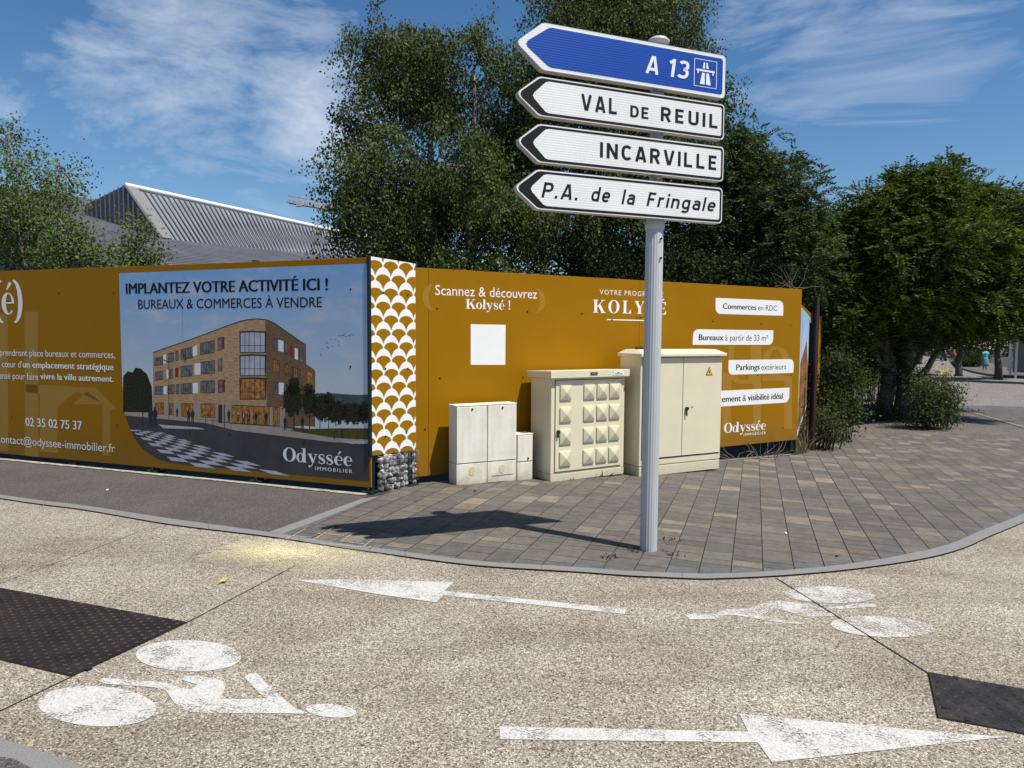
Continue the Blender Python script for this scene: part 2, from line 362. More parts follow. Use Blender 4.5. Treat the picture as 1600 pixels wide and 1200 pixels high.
class Art:                               # a flat print on an upright board: polygons in board coordinates, printed layer on layer
    def __init__(s, o, az):              # board through point o, running in compass direction az
        s.o = Vector((o[0], o[1], 0)); a = R_(az); s.d = Vector((math.sin(a), math.cos(a), 0)); s.n = Vector((s.d.y, -s.d.x, 0)); s.begin()
    def begin(s): s.v = []; s.f = []; s.mi = []; s.mats = []
    def px(s, u, v):
        r = ray(u, v); k = s.n.dot(s.o)/s.n.dot(r); p = r*k+Vector((0, 0, H)); return ((p-s.o).dot(s.d), p.z)
    def m(s, mt):
        if mt not in s.mats: s.mats.append(mt)
        return s.mats.index(mt)
    def put(s, vs, fs, mt, off):
        b = len(s.v); i = s.m(mt); s.v += [(x, -off, z) for x, z in vs]; s.f += [tuple(k+b for k in f) for f in fs]; s.mi += [i]*len(fs)
    def poly(s, pts, mt, off):
        tri = tessellate_polygon([[Vector((p[0], p[1], 0)) for p in pts]]); s.put(pts, [tuple(t) for t in tri], mt, off)
    def pp(s, pts, mt, off): s.poly([s.px(*p) for p in pts], mt, off)
    def _fit(s, l, r, cap):
        s0, z0 = s.px(*l); s1, z1 = s.px(*r); _, zc = s.px(l[0], cap); return s0, s1, (z0+z1)/2, zc-z0
    def text(s, body, l, r, cap, mt, off, bold=0.0, shear=0.0, space=1.0):
        s0, s1, zb, hc = s._fit(l, r, cap); s.textm(body, s0, s1, zb, hc, mt, off, bold, shear, space)
    def textm(s, body, s0, s1, zb, hc, mt, off, bold=0.0, shear=0.0, space=1.0):
        vs, fs = font_mesh(body, 0, shear, space); x0 = min(v[0] for v in vs); x1 = max(v[0] for v in vs); k = hc/cap_height()
        b = bold*hc*2.3
        for i, dx in enumerate((-b, -b/2, 0, b/2, b) if bold else (0,)):
            s.put([(s0+b+dx+(x-x0)/(x1-x0)*(s1-s0-2*b), zb+y*k) for x, y in vs], fs, mt, off+i*.00005)
    def sign(s, body, l, r, cap, mt, off, shear=0.0, track=.26, w=.185):
        s0, s1, zb, hc = s._fit(l, r, cap); x = 0.0; st = []
        for ch in body:
            if ch == ' ': x += .5; continue
            wd, ps = SG[ch]
            st += [[(px_+x, py_) for px_, py_ in p] for p in ps]; x += wd+track
        rib = [stroke([(a, c, w) for a, c in p]) for p in st]
        rib = [[[(a+shear*c, c) for a, c in q] for q in rb] for rb in rib]; xs = [p[0] for rb in rib for q in rb for p in q]; x0, x1 = min(xs), max(xs)
        for i, rb in enumerate(rib):
            for q in rb: s.put([(s0+(a-x0)/(x1-x0)*(s1-s0), zb+c*hc) for a, c in q], [(0, 1, 2, 3)], mt, off+(i % 3)*.00015)
    def serif(s, body, l, r, cap, mt, off, space=0.0):
        s0, s1, zb, hc = s._fit(l, r, cap); ps, ch = serif(body, space)
        x0 = min(p[0] for q in ps for p in q); x1 = max(p[0] for q in ps for p in q)
        i = 0
        for q in ps:
            b = [(s0+(x-x0)/(x1-x0)*(s1-s0), zb+y*hc/ch) for x, y in q]; i += 1; s.put(b, [tuple(range(len(b)))], mt, off+(i % 9)*.00002)
    def build(s, name, parent):
        me = bpy.data.meshes.new(name); me.from_pydata(s.v, [], s.f); me.update(); me.polygons.foreach_set('material_index', s.mi)
        bm = bmesh.new(); bm.from_mesh(me)
        for f in bm.faces:
            f.normal_update()
            if f.normal.y > 0: f.normal_flip()
        bm.to_mesh(me); bm.free()
        o = link(name, me, s.mats, parent); s.begin(); return o

# ------------------------------------------------------------------ materials
OCHRE = (.290, .134, .0012)
m_board = mat('ochre_printed_panel', OCHRE, .55, .05, 2.0, spec=.10)
def add_splash(m, z0, h, dirt=(.10, .075, .05)):
    nt = m.node_tree; N, L = nt.nodes, nt.links; P = N['Principled BSDF']; src = P.inputs['Base Color'].links[0].from_socket
    tc = N.new('ShaderNodeTexCoord'); sx = N.new('ShaderNodeSeparateXYZ'); L.new(tc.outputs['Object'], sx.inputs[0]); n = tex(N, L, 'Noise', tc.outputs['Object'], 9.0, Detail=8.0, Roughness=.75)
    mr = N.new('ShaderNodeMapRange'); L.new(sx.outputs[2], mr.inputs[0]); mr.inputs[1].default_value = z0; mr.inputs[2].default_value = z0+h; mr.inputs[3].default_value = .55; mr.inputs[4].default_value = 0.0
    mu = N.new('ShaderNodeMath'); mu.operation = 'MULTIPLY'; L.new(mr.outputs[0], mu.inputs[0]); L.new(n.outputs['Fac'], mu.inputs[1])
    L.new(mixc(N, L, mu.outputs[0], src, dirt), P.inputs['Base Color'])
add_splash(m_board, .05, .5)
m_board2 = mat('ochre_lighter_print', (.318, .160, .006), .5, .04, 2.0)
m_white = mat('white_print', (.80, .80, .79), .5, .03)
m_black = mat('black_print', (.010, .010, .012), .65, .1, spec=.2)
m_dkgreen = mat('dark_green_steel', (.008, .022, .020), .45, .2, metal=.3)
m_screw = mat('dark_screw', (.02, .018, .016), .4, .2, metal=.6)
m_cream = mat('cream_enamel', (.70, .635, .45), .42, .05, 3.0, bump=.05, bscale=60)
add_splash(m_cream, 0.0, .20, (.16, .12, .08))
m_dark = mat('black_rubber', (.012, .012, .012), .6, .2)
m_soil = mat('dry_dark_soil', (.045, .034, .024), .95, .5, 9.0, bump=.8, bscale=30)
m_granite = mat('grey_granite', (.205, .20, .19), .75, .3, 140.0, bump=.15, bscale=200)
m_grout = mat('dark_joint_sand', (.030, .026, .021), .95, .4, 20.0)
m_bark = mat('furrowed_bark', (.15, .125, .10), .95, .6, 12.0, bump=1.0, bscale=14, stretch=(1, 1, .10))
m_birchbark = mat('pale_birch_bark', (.19, .175, .155), .8, .5, 7.0, bump=.4, bscale=20)
m_conc = m_concrete()

# ------------------------------------------------------------------ ground, roads and pavements
sheet('ground', [[(-900, -60), (900, -60), (900, 1800), (-900, 1800)]], -.004, m_soil)['kind'] = 'structure'
P_ = lambda *l: [G(*q).xy for q in l]
KB = [(-900, 650), (-300, 730), (0, 780), (131, 798), (262, 820.4), (420, 840), (524, 856.3), (602, 867), (680, 878), (762, 887), (900, 895.5), (991, 902), (1080, 906), (1120, 906), (1210, 902), (1307, 894), (1395, 882.6), (1460, 871), (1509, 856.6), (1545, 840), (1600, 816.7), (1660, 786), (1740, 738), (1850, 690)]
KT = [(-900, 646), (-300, 726), (0, 774.5), (131, 791.5), (262, 811.5), (420, 833.5), (524, 849.8), (602, 860), (680, 871), (762, 880), (900, 888.3), (991, 894.8), (1080, 898.2), (1120, 898.6), (1192, 895.6), (1291, 887.5), (1380, 875), (1450, 861), (1492, 849), (1530, 832), (1590, 808), (1650, 780), (1730, 733), (1845, 687)]
def curve(px, n=5):
    p = [Vector(G(*q).xy) for q in px]; o = []
    for i in range(len(p)-1):
        a, b, c, d = p[max(i-1, 0)], p[i], p[i+1], p[min(i+2, len(p)-1)]
        for k in range(n):
            u = k/n; o.append(.5*(2*b+(c-a)*u+(2*a-5*b+4*c-d)*u*u+(3*b-a-3*c+d)*u**3))
    return o+[p[-1]]
kb, kt = curve(KB), curve(KT)
near = [(9, 6), (9, -3), (-14, -3)]
sheet('cycle_path', [[tuple(p) for p in kb]+near], 0.0, m_conc)['kind'] = 'structure'
# flush granite edging: stones one after another with thin joints
def edging(name, a, b, step, off=.012, m=None):
    polys = []; acc = 0.0; run = [(a[0], b[0])]
    for i in range(1, len(a)):
        acc += (a[i]-a[i-1]).length; run.append((a[i], b[i]))
        if acc >= step or i == len(a)-1:
            q = [r[0] for r in run]+[r[1] for r in reversed(run)]
            if len(run) >= 2:
                d0 = (run[1][0]-run[0][0]).normalized()*.003
                q[0] = q[0]+d0; q[-1] = q[-1]+d0
            polys.append([tuple(v) for v in q]); acc = 0; run = [(a[i], b[i])]
    o = sheet(name, polys, off, m or m_granite); o['kind'] = 'structure'; return o
edging('kerb_strip', kt, kb, .9)
sheet('kerb_bedding', [[tuple(p) for p in kt]+[tuple(p) for p in reversed(kb)]], .006, m_grout)['kind'] = 'structure'
sA, sB = [Vector(G(*q).xy) for q in ((419, 834), (490, 808.5), (566, 781))], [Vector(G(*q).xy) for q in ((440, 837), (515, 808), (592, 777))]
edging('paving_edge_strip', sA, sB, .5)
dirL = Vector((math.sin(R_(110.5)), math.cos(R_(110.5))))
A0 = Vector(G(580, 771).xy)                          # foot of the left hoarding's near end
nL = Vector((dirL.y, -dirL.x))                       # towards the camera
front = lambda s, k: tuple(A0+dirL*s+nL*k)
asph = m_asphalt('brown_grey_asphalt', (.092, .078, .070))
sheet('asphalt_pavement', [[tuple(p) for p in kt if p.x < G(419, 834).x]+[tuple(sA[0]), tuple(sA[2]), front(.02, .10), front(-14, .10)]], .004, asph)['kind'] = 'structure'
# worn concrete lip along the foot of the left hoarding
lip = []; 
for k in range(60):
    s0, s1 = -12+k*.2, -12+k*.2+.2
    lip.append([front(s0, .135+rnd.uniform(-.012, .012)), front(s1, .135+rnd.uniform(-.012, .012)), front(s1, .06), front(s0, .06)])
sheet('concrete_lip', lip, .012, mat('pale_worn_concrete', (.36, .33, .28), .9, .5, 14.0, bump=.4))['kind'] = 'structure'

def clip(poly, a, b):                                # keep the part left of the line a->b
    out = []; n = len(poly); sd = lambda p: (b[0]-a[0])*(p[1]-a[1])-(b[1]-a[1])*(p[0]-a[0])
    for i in range(n):
        p, q = poly[i], poly[(i+1) % n]; dp, dq = sd(p), sd(q)
        if dp >= 0: out.append(p)
        if dp*dq < 0: t = dp/(dp-dq); out.append((p[0]+(q[0]-p[0])*t, p[1]+(q[1]-p[1])*t))
    return out
def pavers():
    kk = [tuple(p) for p in kt if G(440, 837).x-.02 < p.x]
    hull = []
    for k_ in kk:                                     # lower convex hull, so that cutting by each edge in turn is exact
        while len(hull) > 1 and (hull[-1][0]-hull[-2][0])*(k_[1]-hull[-2][1])-(hull[-1][1]-hull[-2][1])*(k_[0]-hull[-2][0]) <= 0: hull.pop()
        hull.append(k_)
    kk = hull
    L1, L2 = G(690, 753).xy, G(1240, 712).xy
    gA, gB = G(440, 837).xy, G(592, 777).xy
    c0, c1, c2 = G(1250, 714).xy, G(1300, 673).xy, G(1640, 688).xy
    edges = [(kk[i], kk[i+1]) for i in range(len(kk)-1)]
    ax = R_(18.9); q = Vector((math.sin(ax), math.cos(ax))); p = Vector((q.y, -q.x)); o = G(1192, 894).xy
    W_ = .2085; polys, cols = [], []; pal = []
    greys = [(.088, .080, .070), (.078, .073, .067), (.098, .086, .072), (.072, .068, .064), (.105, .093, .079), (.084, .074, .062)]
    tans = [(.140, .122, .092), (.18, .148, .112), (.135, .112, .087), (.165, .14, .11)]
    browns = [(.100, .086, .070), (.106, .090, .070), (.096, .083, .068)]
    slate = [(.083, .088, .094), (.073, .078, .083)]
    outer = []
    for c in range(-18, 46):
        t = -5.0+rnd.uniform(0, .3); x0 = c*W_
        while t < 13.0:
            ln = rnd.choice((.12, .15, .15, .21, .21, .26, .31)); g = .0035
            quad = [o+p*(x0+g)+q*(t+g), o+p*(x0+W_-g)+q*(t+g), o+p*(x0+W_-g)+q*(t+ln-g), o+p*(x0+g)+q*(t+ln-g)]
            quad = [tuple(v) for v in quad]; t += ln
            full = abs(area(quad))
            base = quad
            for e in edges:
                if len(base) < 3: break
                base = clip(base, e[0], e[1])
            if len(base) >= 3: base = clip(base, tuple(gB), tuple(gA))
            if len(base) < 3: continue
            cut = abs(area(base)) < full*.93
            near_ = clip(base, tuple(L2), tuple(L1)) if len(base) >= 3 else []
            far_ = clip(base, tuple(L1), tuple(L2))
            if len(far_) >= 3: far_ = clip(far_, tuple(c1), tuple(c0))
            if len(far_) >= 3: far_ = clip(far_, tuple(c2), tuple(c1))
            if len(near_) >= 3: near_ = clip(near_, tuple(c2), tuple(c1))
            r = rnd.random(); mid = o+p*(x0)+q*t
            light = .07 if mid.x < 2.2 else .20
            col = rnd.choice(tans) if r < light else rnd.choice(browns) if r < light+.14 else rnd.choice(greys)
            if cut and rnd.random() < .6: col = rnd.choice(slate)
            k = rnd.uniform(.92, 1.10)*1.27; col = tuple((v*.74+w*.26)*k for v, w in zip(col, (.104, .091, .075)))+(1,)
            for pl in (near_, far_):
                if len(pl) >= 3 and abs(area(pl)) > .0006: polys.append(pl); cols.append(col)
    ob = sheet('paver_pavement', polys, .010, m_paver(), cols); ob['kind'] = 'structure'
    bed = [kk+[tuple(c2)]+[tuple(c1), tuple(c0), tuple(L2), tuple(L1), tuple(gB), tuple(gA)]]
    sheet('paver_bedding', bed, .004, m_grout)['kind'] = 'structure'
def area(p): return .5*sum(p[i][0]*p[(i+1) % len(p)][1]-p[(i+1) % len(p)][0]*p[i][1] for i in range(len(p)))
pavers()
# edging at the back of the pavers under the right hoarding
e0, e1 = Vector(G(1128, 722).xy), Vector(G(1246, 711).xy); ev = (e1-e0).normalized(); en = Vector((-ev.y, ev.x))
edging('back_edging', [e0-ev*3.8, e0-ev*1.5, e0, e1], [e0-ev*3.8+en*.06, e0-ev*1.5+en*.06, e0+en*.06, e1+en*.06], .8, .016)
# far pavement and the road
far_asph = m_asphalt('worn_brown_asphalt', (.125, .108, .092), 60.0, .22)
sheet('far_pavement', [P_((1262, 690), (1300, 673), (1640, 688), (1900, 730), (2400, 720), (2100, 640), (1700, 600), (1600, 584), (1535, 579), (1480, 572), (1300, 560), (1290, 600))], .004, far_asph)['kind'] = 'structure'
road_m = m_asphalt('grey_road_asphalt', (.185, .165, .145), 40.0, .14)
sheet('road', [P_((1690, 694), (1600, 669), (1545, 654), (1490, 637), (1455, 600), (1440, 582), (1425, 566), (1405, 557), (1480, 556.5), (1484, 565), (1492, 574), (1520, 583), (1545, 588), (1600, 592), (1760, 615), (2300, 700))], .009, road_m)['kind'] = 'structure'
edging('road_kerb', [Vector(G(*q).xy) for q in ((1690, 694), (1600, 668.5), (1545, 653), (1488, 636))], [Vector(G(*q).xy) for q in ((1690, 696), (1600, 670), (1545, 654.2), (1487, 637))], 1.0, .014, far_asph)
sheet('road_patch', [P_((1490, 634), (1600, 636), (1660, 640), (1720, 700), (1600, 666), (1545, 651))], .013, m_asphalt('dark_patch_asphalt', (.10, .092, .086), 40.0))['kind'] = 'structure'
# raised kerb of the pavement across the road
def far_kerb():
    a = [G(*q) for q in ((1484, 565), (1492, 574), (1520, 583), (1545, 588), (1600, 592), (1760, 615))]; b = MB()
    for i in range(len(a)-1):
        p, r = a[i], a[i+1]; d = (r-p).normalized(); n = Vector((-d.y, d.x, 0)); z = .14
        vs = [p, r, r+n*3.5, p+n*3.5]; vs = [Vector((v.x, v.y, gz(v.x, v.y)-.05)) for v in vs]+[Vector((v.x, v.y, gz(v.x, v.y)+z)) for v in vs]
        b.add(vs, [(4, 5, 6, 7), (0, 1, 5, 4), (1, 2, 6, 5), (2, 3, 7, 6), (3, 0, 4, 7)])
    b.build('far_kerb_pavement', far_asph)['kind'] = 'structure'
far_kerb()
# saw cuts between the concrete bays
joint_m = mat('dark_saw_cut', (.018, .015, .012), .95, .3)
def line(name, pts, w, off=.004):
    p = [Vector(G(*q).xy) for q in pts]; polys = []
    for i in range(len(p)-1):
        d = (p[i+1]-p[i]).normalized(); n = Vector((-d.y, d.x))*w/2; polys.append([tuple(p[i]-n), tuple(p[i+1]-n), tuple(p[i+1]+n), tuple(p[i]+n)])
    o = sheet(name, polys, off, joint_m); o['kind'] = 'structure'; return o
line('concrete_joint', [(1213, 904), (1451, 1053), (1466, 1123)], .009)
line('concrete_joint', [(-60, 1141), (112, 1058), (291, 974), (500, 864)], .007)
line('concrete_joint', [(-40, 926), (110, 872), (215, 832), (262, 821)], .004)
# granite kerb and gully at the near left corner
sheet('near_kerb', [P_((-40, 1146), (40, 1168), (140, 1204), (260, 1260), (-40, 1260))], .008, m_granite)['kind'] = 'structure'
sheet('near_road', [P_((-40, 1182), (20, 1190), (90, 1226), (-40, 1260))], .013, asph)['kind'] = 'structure'

# ------------------------------------------------------------------ road markings
wm = m_paint('worn_white_road_paint', (.54, .525, .485), 5.0, 150.0, .26, .70)
wm2 = m_paint('faded_white_road_paint', (.53, .51, .47), 5.0, 150.0, .30, .66)
def marking(name, polys, m, label, cat='road marking'):
    return tag(sheet(name, [P_(*p) for p in polys], .003, m), label, cat)
def ell(x0, y0, x1, y1, tilt=0, n=40):
    cx, cy, a, b = (x0+x1)/2, (y0+y1)/2, (x1-x0)/2, (y1-y0)/2
    return [(cx+a*math.cos(2*math.pi*k/n), cy+b*math.sin(2*math.pi*k/n)+tilt*math.cos(2*math.pi*k/n)) for k in range(n)]
marking('painted_arrow', [[(462, 907), (540, 906), (709, 910), (694, 924), (978, 952), (976, 960), (692, 931), (682, 942), (590, 929)]], wm, 'white painted arrow pointing left on the concrete below the paved corner')
marking('painted_arrow', [[(780, 1136), (1169, 1144), (1155, 1116.5), (1330, 1132), (1490, 1147), (1572, 1152.5), (1490, 1161), (1206, 1192), (1184, 1161), (782, 1156)]], wm, 'large white painted arrow pointing right along the bottom of the view')
def z5(x, y): return (x/2.667, 900+y/2.667)
marking('painted_cyclist', [ell(59, 1073, 244, 1136, 4), ell(212, 1001, 377, 1050, 2), ell(478, 1101, 557, 1122, 3),
    [z5(*q) for q in ((412, 440), (425, 428), (470, 430), (700, 448), (755, 470), (800, 474), (822, 455), (760, 436), (770, 418), (830, 418), (930, 440), (938, 470), (915, 516), (1110, 514), (1080, 490), (1018, 425), (1040, 408), (1075, 408), (1100, 440), (1190, 520), (1240, 560), (1270, 566), (1262, 577), (1200, 575), (880, 574), (800, 570), (755, 556), (725, 530), (690, 478), (640, 466), (440, 452))]], wm,
    'worn white cyclist symbol painted beside the dark chequered cover plate at left')
def z6(x, y): return (1050+x/2.909, 880+y/2.909)
marking('painted_cyclist', [ell(1226, 917, 1367, 943, 2), ell(1298, 964, 1458, 996, 4),
    [z6(*q) for q in ((62, 240), (100, 230), (200, 232), (240, 212), (350, 208), (430, 178), (490, 172), (560, 182), (640, 192), (680, 205), (800, 192), (880, 184), (930, 190), (925, 200), (800, 208), (720, 216), (640, 214), (660, 226), (740, 230), (735, 242), (600, 246), (560, 232), (490, 210), (450, 214), (410, 240), (500, 262), (600, 272), (610, 280), (520, 276), (300, 240), (240, 236), (200, 256), (80, 258))]], wm2,
    'faded white cyclist symbol painted below the curved kerb at right')
# yellow powder spilt by the kerb
def m_powder():
    m, N, L, P = nodes('yellow_powder'); P.inputs['Roughness'].default_value = .95; P.inputs['Specular IOR Level'].default_value = .1
    v = world_pos(N, L, (1, 1, 1)); c = G(445, 862); e1 = G(585, 872)-c
    mp = N.new('ShaderNodeMapping'); mp.vector_type = 'TEXTURE'; mp.inputs['Location'].default_value = (c.x, c.y, 0); mp.inputs['Rotation'].default_value = (0, 0, math.atan2(e1.y, e1.x)); mp.inputs['Scale'].default_value = (e1.length*1.30, .46, 50); L.new(v, mp.inputs[0])
    ln = N.new('ShaderNodeVectorMath'); ln.operation = 'LENGTH'; L.new(mp.outputs[0], ln.inputs[0])
    n = tex(N, L, 'Noise', v, 7.0, Detail=7.0, Roughness=.7); s = tex(N, L, 'Voronoi', v, 230.0); sp = N.new('ShaderNodeSeparateColor'); L.new(s.outputs['Color'], sp.inputs[0])
    def mad(a, k, b):
        q = N.new('ShaderNodeMath'); q.operation = 'MULTIPLY_ADD'; L.new(a, q.inputs[0]); q.inputs[1].default_value = k
        if isinstance(b, float): q.inputs[2].default_value = b
        else: L.new(b, q.inputs[2])
        return q.outputs[0]
    t = mad(n.outputs['Fac'], 1.0, mad(sp.outputs[0], 1.0, ln.outputs['Value'])); r = ramp(N, [(.55, (.96, .96, .96)), (.80, (.30, .30, .30)), (1.0, (0, 0, 0))]); t = mad(t, .54, 0.0); L.new(t, r.inputs[0])
    cr = ramp(N, [(0, (.58, .50, .26)), (1, (.76, .70, .46))]); L.new(sp.outputs[1], cr.inputs[0]); L.new(cr.outputs[0], P.inputs['Base Color'])
    tr = N.new('ShaderNodeBsdfTransparent'); mx = N.new('ShaderNodeMixShader'); L.new(r.outputs[0], mx.inputs[0]); L.new(tr.outputs[0], mx.inputs[1]); L.new(P.outputs[0], mx.inputs[2]); L.new(mx.outputs[0], N['Material Output'].inputs['Surface']); return m
pm = m_powder()
q9 = random.Random(4); pts = []
for k in range(90):
    a_ = 2*math.pi*k/90; f_ = 1+q9.uniform(-.16, .16)+.10*math.sin(5*a_); pts.append((490+170*math.cos(a_)*f_, 870+26*math.sin(a_)*f_+math.cos(a_)*6))
pts = [(u, max(v, 831+(u-340)*.113 if u < 420 else 840+(u-420)*.118)) for u, v in pts]
tag(sheet('yellow_powder', [P_(*pts)], .006, pm), 'pale yellow powder spilt on the concrete at the kerb', 'powder')
ln_ = []
for p0, p1 in (((447, 845), (478, 829)), ((489, 847), (521, 827)), ((532, 850), (552, 836)), ((568, 857), (584, 845)), ((456, 840), (487, 842.5)), ((497, 836.5), (538, 839.5)), ((532, 848), (568, 853)), ((500, 852), (566, 858))):
    a_, b_ = Vector(G(*p0).xy), Vector(G(*p1).xy); d_ = (b_-a_).normalized(); n_ = Vector((-d_.y, d_.x))*.0055; ln_.append([tuple(a_-n_), tuple(b_-n_), tuple(b_+n_*.6), tuple(a_+n_)])
o = sheet('yellow_powder', ln_, .017, m_paint('yellow_powder_thin', (.66, .58, .32), 30.0, 300.0, .5, .72))
tag(o, 'yellow powder swept into the paver joints and onto the kerb', 'powder')

# ------------------------------------------------------------------ cover plates in the ground
def m_plate(name, col, scale):
    m, N, L, P = nodes(name); P.inputs['Roughness'].default_value = .5; P.inputs['Metallic'].default_value = .35
    v = world_pos(N, L, (1, 1, 1)); mp = N.new('ShaderNodeMapping'); mp.inputs['Rotation'].default_value = (0, 0, R_(67.5)); L.new(v, mp.inputs[0])
    b = tex(N, L, 'Brick', mp.outputs[0], scale); b.inputs['Mortar Size'].default_value = .03; b.inputs['Brick Width'].default_value = .9; b.inputs['Row Height'].default_value = .35
    b.inputs['Color1'].default_value = (1, 1, 1, 1); b.inputs['Color2'].default_value = (.8, .8, .8, 1); b.inputs['Mortar'].default_value = (.2, .2, .2, 1)
    n = tex(N, L, 'Noise', v, 6.0, Detail=6.0); r = ramp(N, [(.3, tuple(c*.55 for c in col)), (.7, tuple(c*1.4 for c in col))]); L.new(n.outputs['Fac'], r.inputs[0])
    L.new(mixc(N, L, .45, r.outputs[0], b.outputs['Color'], 'MULTIPLY'), P.inputs['Base Color'])
    bp = N.new('ShaderNodeBump'); bp.inputs['Strength'].default_value = .6; bp.inputs['Distance'].default_value = .004
    L.new(b.outputs['Color'], bp.inputs['Height']); L.new(bp.outputs[0], P.inputs['Normal']); return m
def plate(corners, ribs, m, label, holes=()):
    ps = [c if len(c) == 3 else G(*c) for c in corners]; c0 = sum((Vector(p) for p in ps), Vector())/len(ps)
    t = thing('cover_plate', c0, 0, label, 'cover plate')
    b = MB(); z = .010
    loc = [p-c0 for p in ps]
    b.add([(p.x, p.y, p.z-.0) for p in loc]+[(p.x, p.y, p.z+z) for p in loc], [(7, 6, 5, 4)]+[(i, (i+1) % 4, (i+1) % 4+4, i+4) for i in range(4)])
    b.build('plate', m, t)
    # raised tread bars on a slanted grid
    a, bb, d = loc[0], loc[1], loc[3]; e1 = bb-a; e2 = d-a; q = MB(); n1, n2 = ribs; cc = loc[2]
    for i in range(n1):
        for j in range(n2):
            u, v = (i+.5)/n1, (j+.5)/n2; c = a.lerp(bb, u).lerp(d.lerp(cc, u), v)+Vector((0, 0, z)); s = 1 if (i+j) % 2 else -1
            d1 = (e1.normalized()+e2.normalized()*s).normalized()*min(e1.length/n1, e2.length/n2)*.38; n = Vector((-d1.y, d1.x, 0)).normalized()*.0028
            q.add([c-d1-n, c+d1-n, c+d1+n, c-d1+n, c-d1*.8+Vector((0, 0, .003)), c+d1*.8+Vector((0, 0, .003))], [(0, 1, 5, 4), (2, 3, 4, 5), (1, 2, 5), (3, 0, 4)])
    q.build('tread_pattern', m, t)
    for h in holes:
        p = G(*h)-c0+Vector((0, 0, z+.002)); k = MB(); w = e1.normalized()*.018; x = e2.normalized()*.010
        k.add([p-w-x, p+w-x, p+w+x, p-w+x], [(0, 1, 2, 3)]); k.build('lifting_hole', m_dark, t)
    return t, loc, z
w1, w2 = G(291, 974), G(112, 1058); wd_ = G(0, 920.5)-w1; wd_ = Vector((wd_.x, wd_.y, 0))*1.35
t, loc, z = plate([w2+wd_, w1+wd_, w1, w2], (26, 40), m_plate('brown_cast_iron', (.030, .021, .017), 30), 'large dark brown chequered cover plate in the concrete at left', [(22, 1020), (140, 1047), (66, 945), (160, 966)])
k = MB()
for f in (.36, .68):
    a = loc[1].lerp(loc[2], f); b_ = loc[0].lerp(loc[3], f); d = (b_-a).normalized(); n = Vector((-d.y, d.x, 0))*.004; u = Vector((0, 0, z+.0035))
    k.add([a-n+u, b_-n+u, b_+n+u, a+n+u], [(0, 1, 2, 3)])
k.build('section_joint', joint_m, t)
plate([(1466, 1123), (1451, 1053), (1660, 1090), (1680, 1164)], (7, 15), m_plate('grey_cast_iron', (.046, .038, .031), 14), 'dark grey tread plate cover set in the concrete at right', [(1464, 1067), (1475, 1107), (1493, 1062), (1512, 1127)])

# ------------------------------------------------------------------ hoardings
def pm_(name, col, var=.06, scale=3.0, **k): return mat('print_'+name, col, .6, var, scale, **{'spec': .12, **k})
def screw_mb():
    b = MB(); b.tube([(0, .004, 0), (0, .003, 0), (0, .0022, 0)], [.011, .011, .008], 10); return b
_scr = []
def screws(art, pxs, parent, off=0.0):
    for u, v in pxs:
        s, z = art.px(u, v)
        if not _scr:
            o = screw_mb().build('screw', m_screw, parent); _scr.append(o)
        else: o = _scr[0].copy(); C.objects.link(o); o.parent = parent
        o.location = (s, -.006-off, z)
def board_panels(parent, xs, z0, z1, m, th=.02):
    for a, b in zip(xs[:-1], xs[1:]):
        k = MB(); k.box(a+.0015, 0, z0, b-.0015, th, z1); k.build('panel', m, parent, .0015, 1)
def posts(parent, ss, ztop, o, d, w=.06):
    n = Vector((-d.y, d.x))
    for s in ss:
        p = Vector((o[0], o[1]))+Vector((d.x, d.y))*s+n*.06; zb = gz(p.x, p.y)-.02
        k = MB(); k.box(s-w/2, .022, zb, s+w/2, .022+w, ztop); k.box(s-.07, -.045, zb, s+.07, .12, zb+.045)
        k.box(s-.012, .035, zb+.045, s+.012, -.02, zb+.075)
        k.build('post', m_dkgreen, parent, .004, 1)

# -- left hoarding
AZL = 110.5
artL = Art(A0, AZL)
hl = thing('site_hoarding', (A0.x, A0.y, 0), math.atan2(math.cos(R_(AZL)), math.sin(R_(AZL))),
           'long ochre hoarding printed with a brick office building picture along the asphalt pavement', 'hoarding', 'ochre hoardings round the building site')
ZT, ZB = 2.368, .058
sm = artL.px(285, 500)[0]
board_panels(hl, [-9.5, sm-2.55, sm, 0], ZB, ZT, m_board)
posts(hl, [artL.px(398, 600)[0], artL.px(235, 600)[0], -.03, -6.4, -8.6], ZT+.02, A0, artL.d)
screws(artL, [(92, 458), (178, 458), (19, 652), (183, 664), (290, 562), (291, 676), (297, 676), (359, 678), (548, 573), (548, 452), (476, 690)], hl)
O0, DL = .0006, .00008
def e(x, y): return (220+x/4.706, 480+y/4.706)
def c2(x, y): return (180+x/3.077, 390+y/3.077)
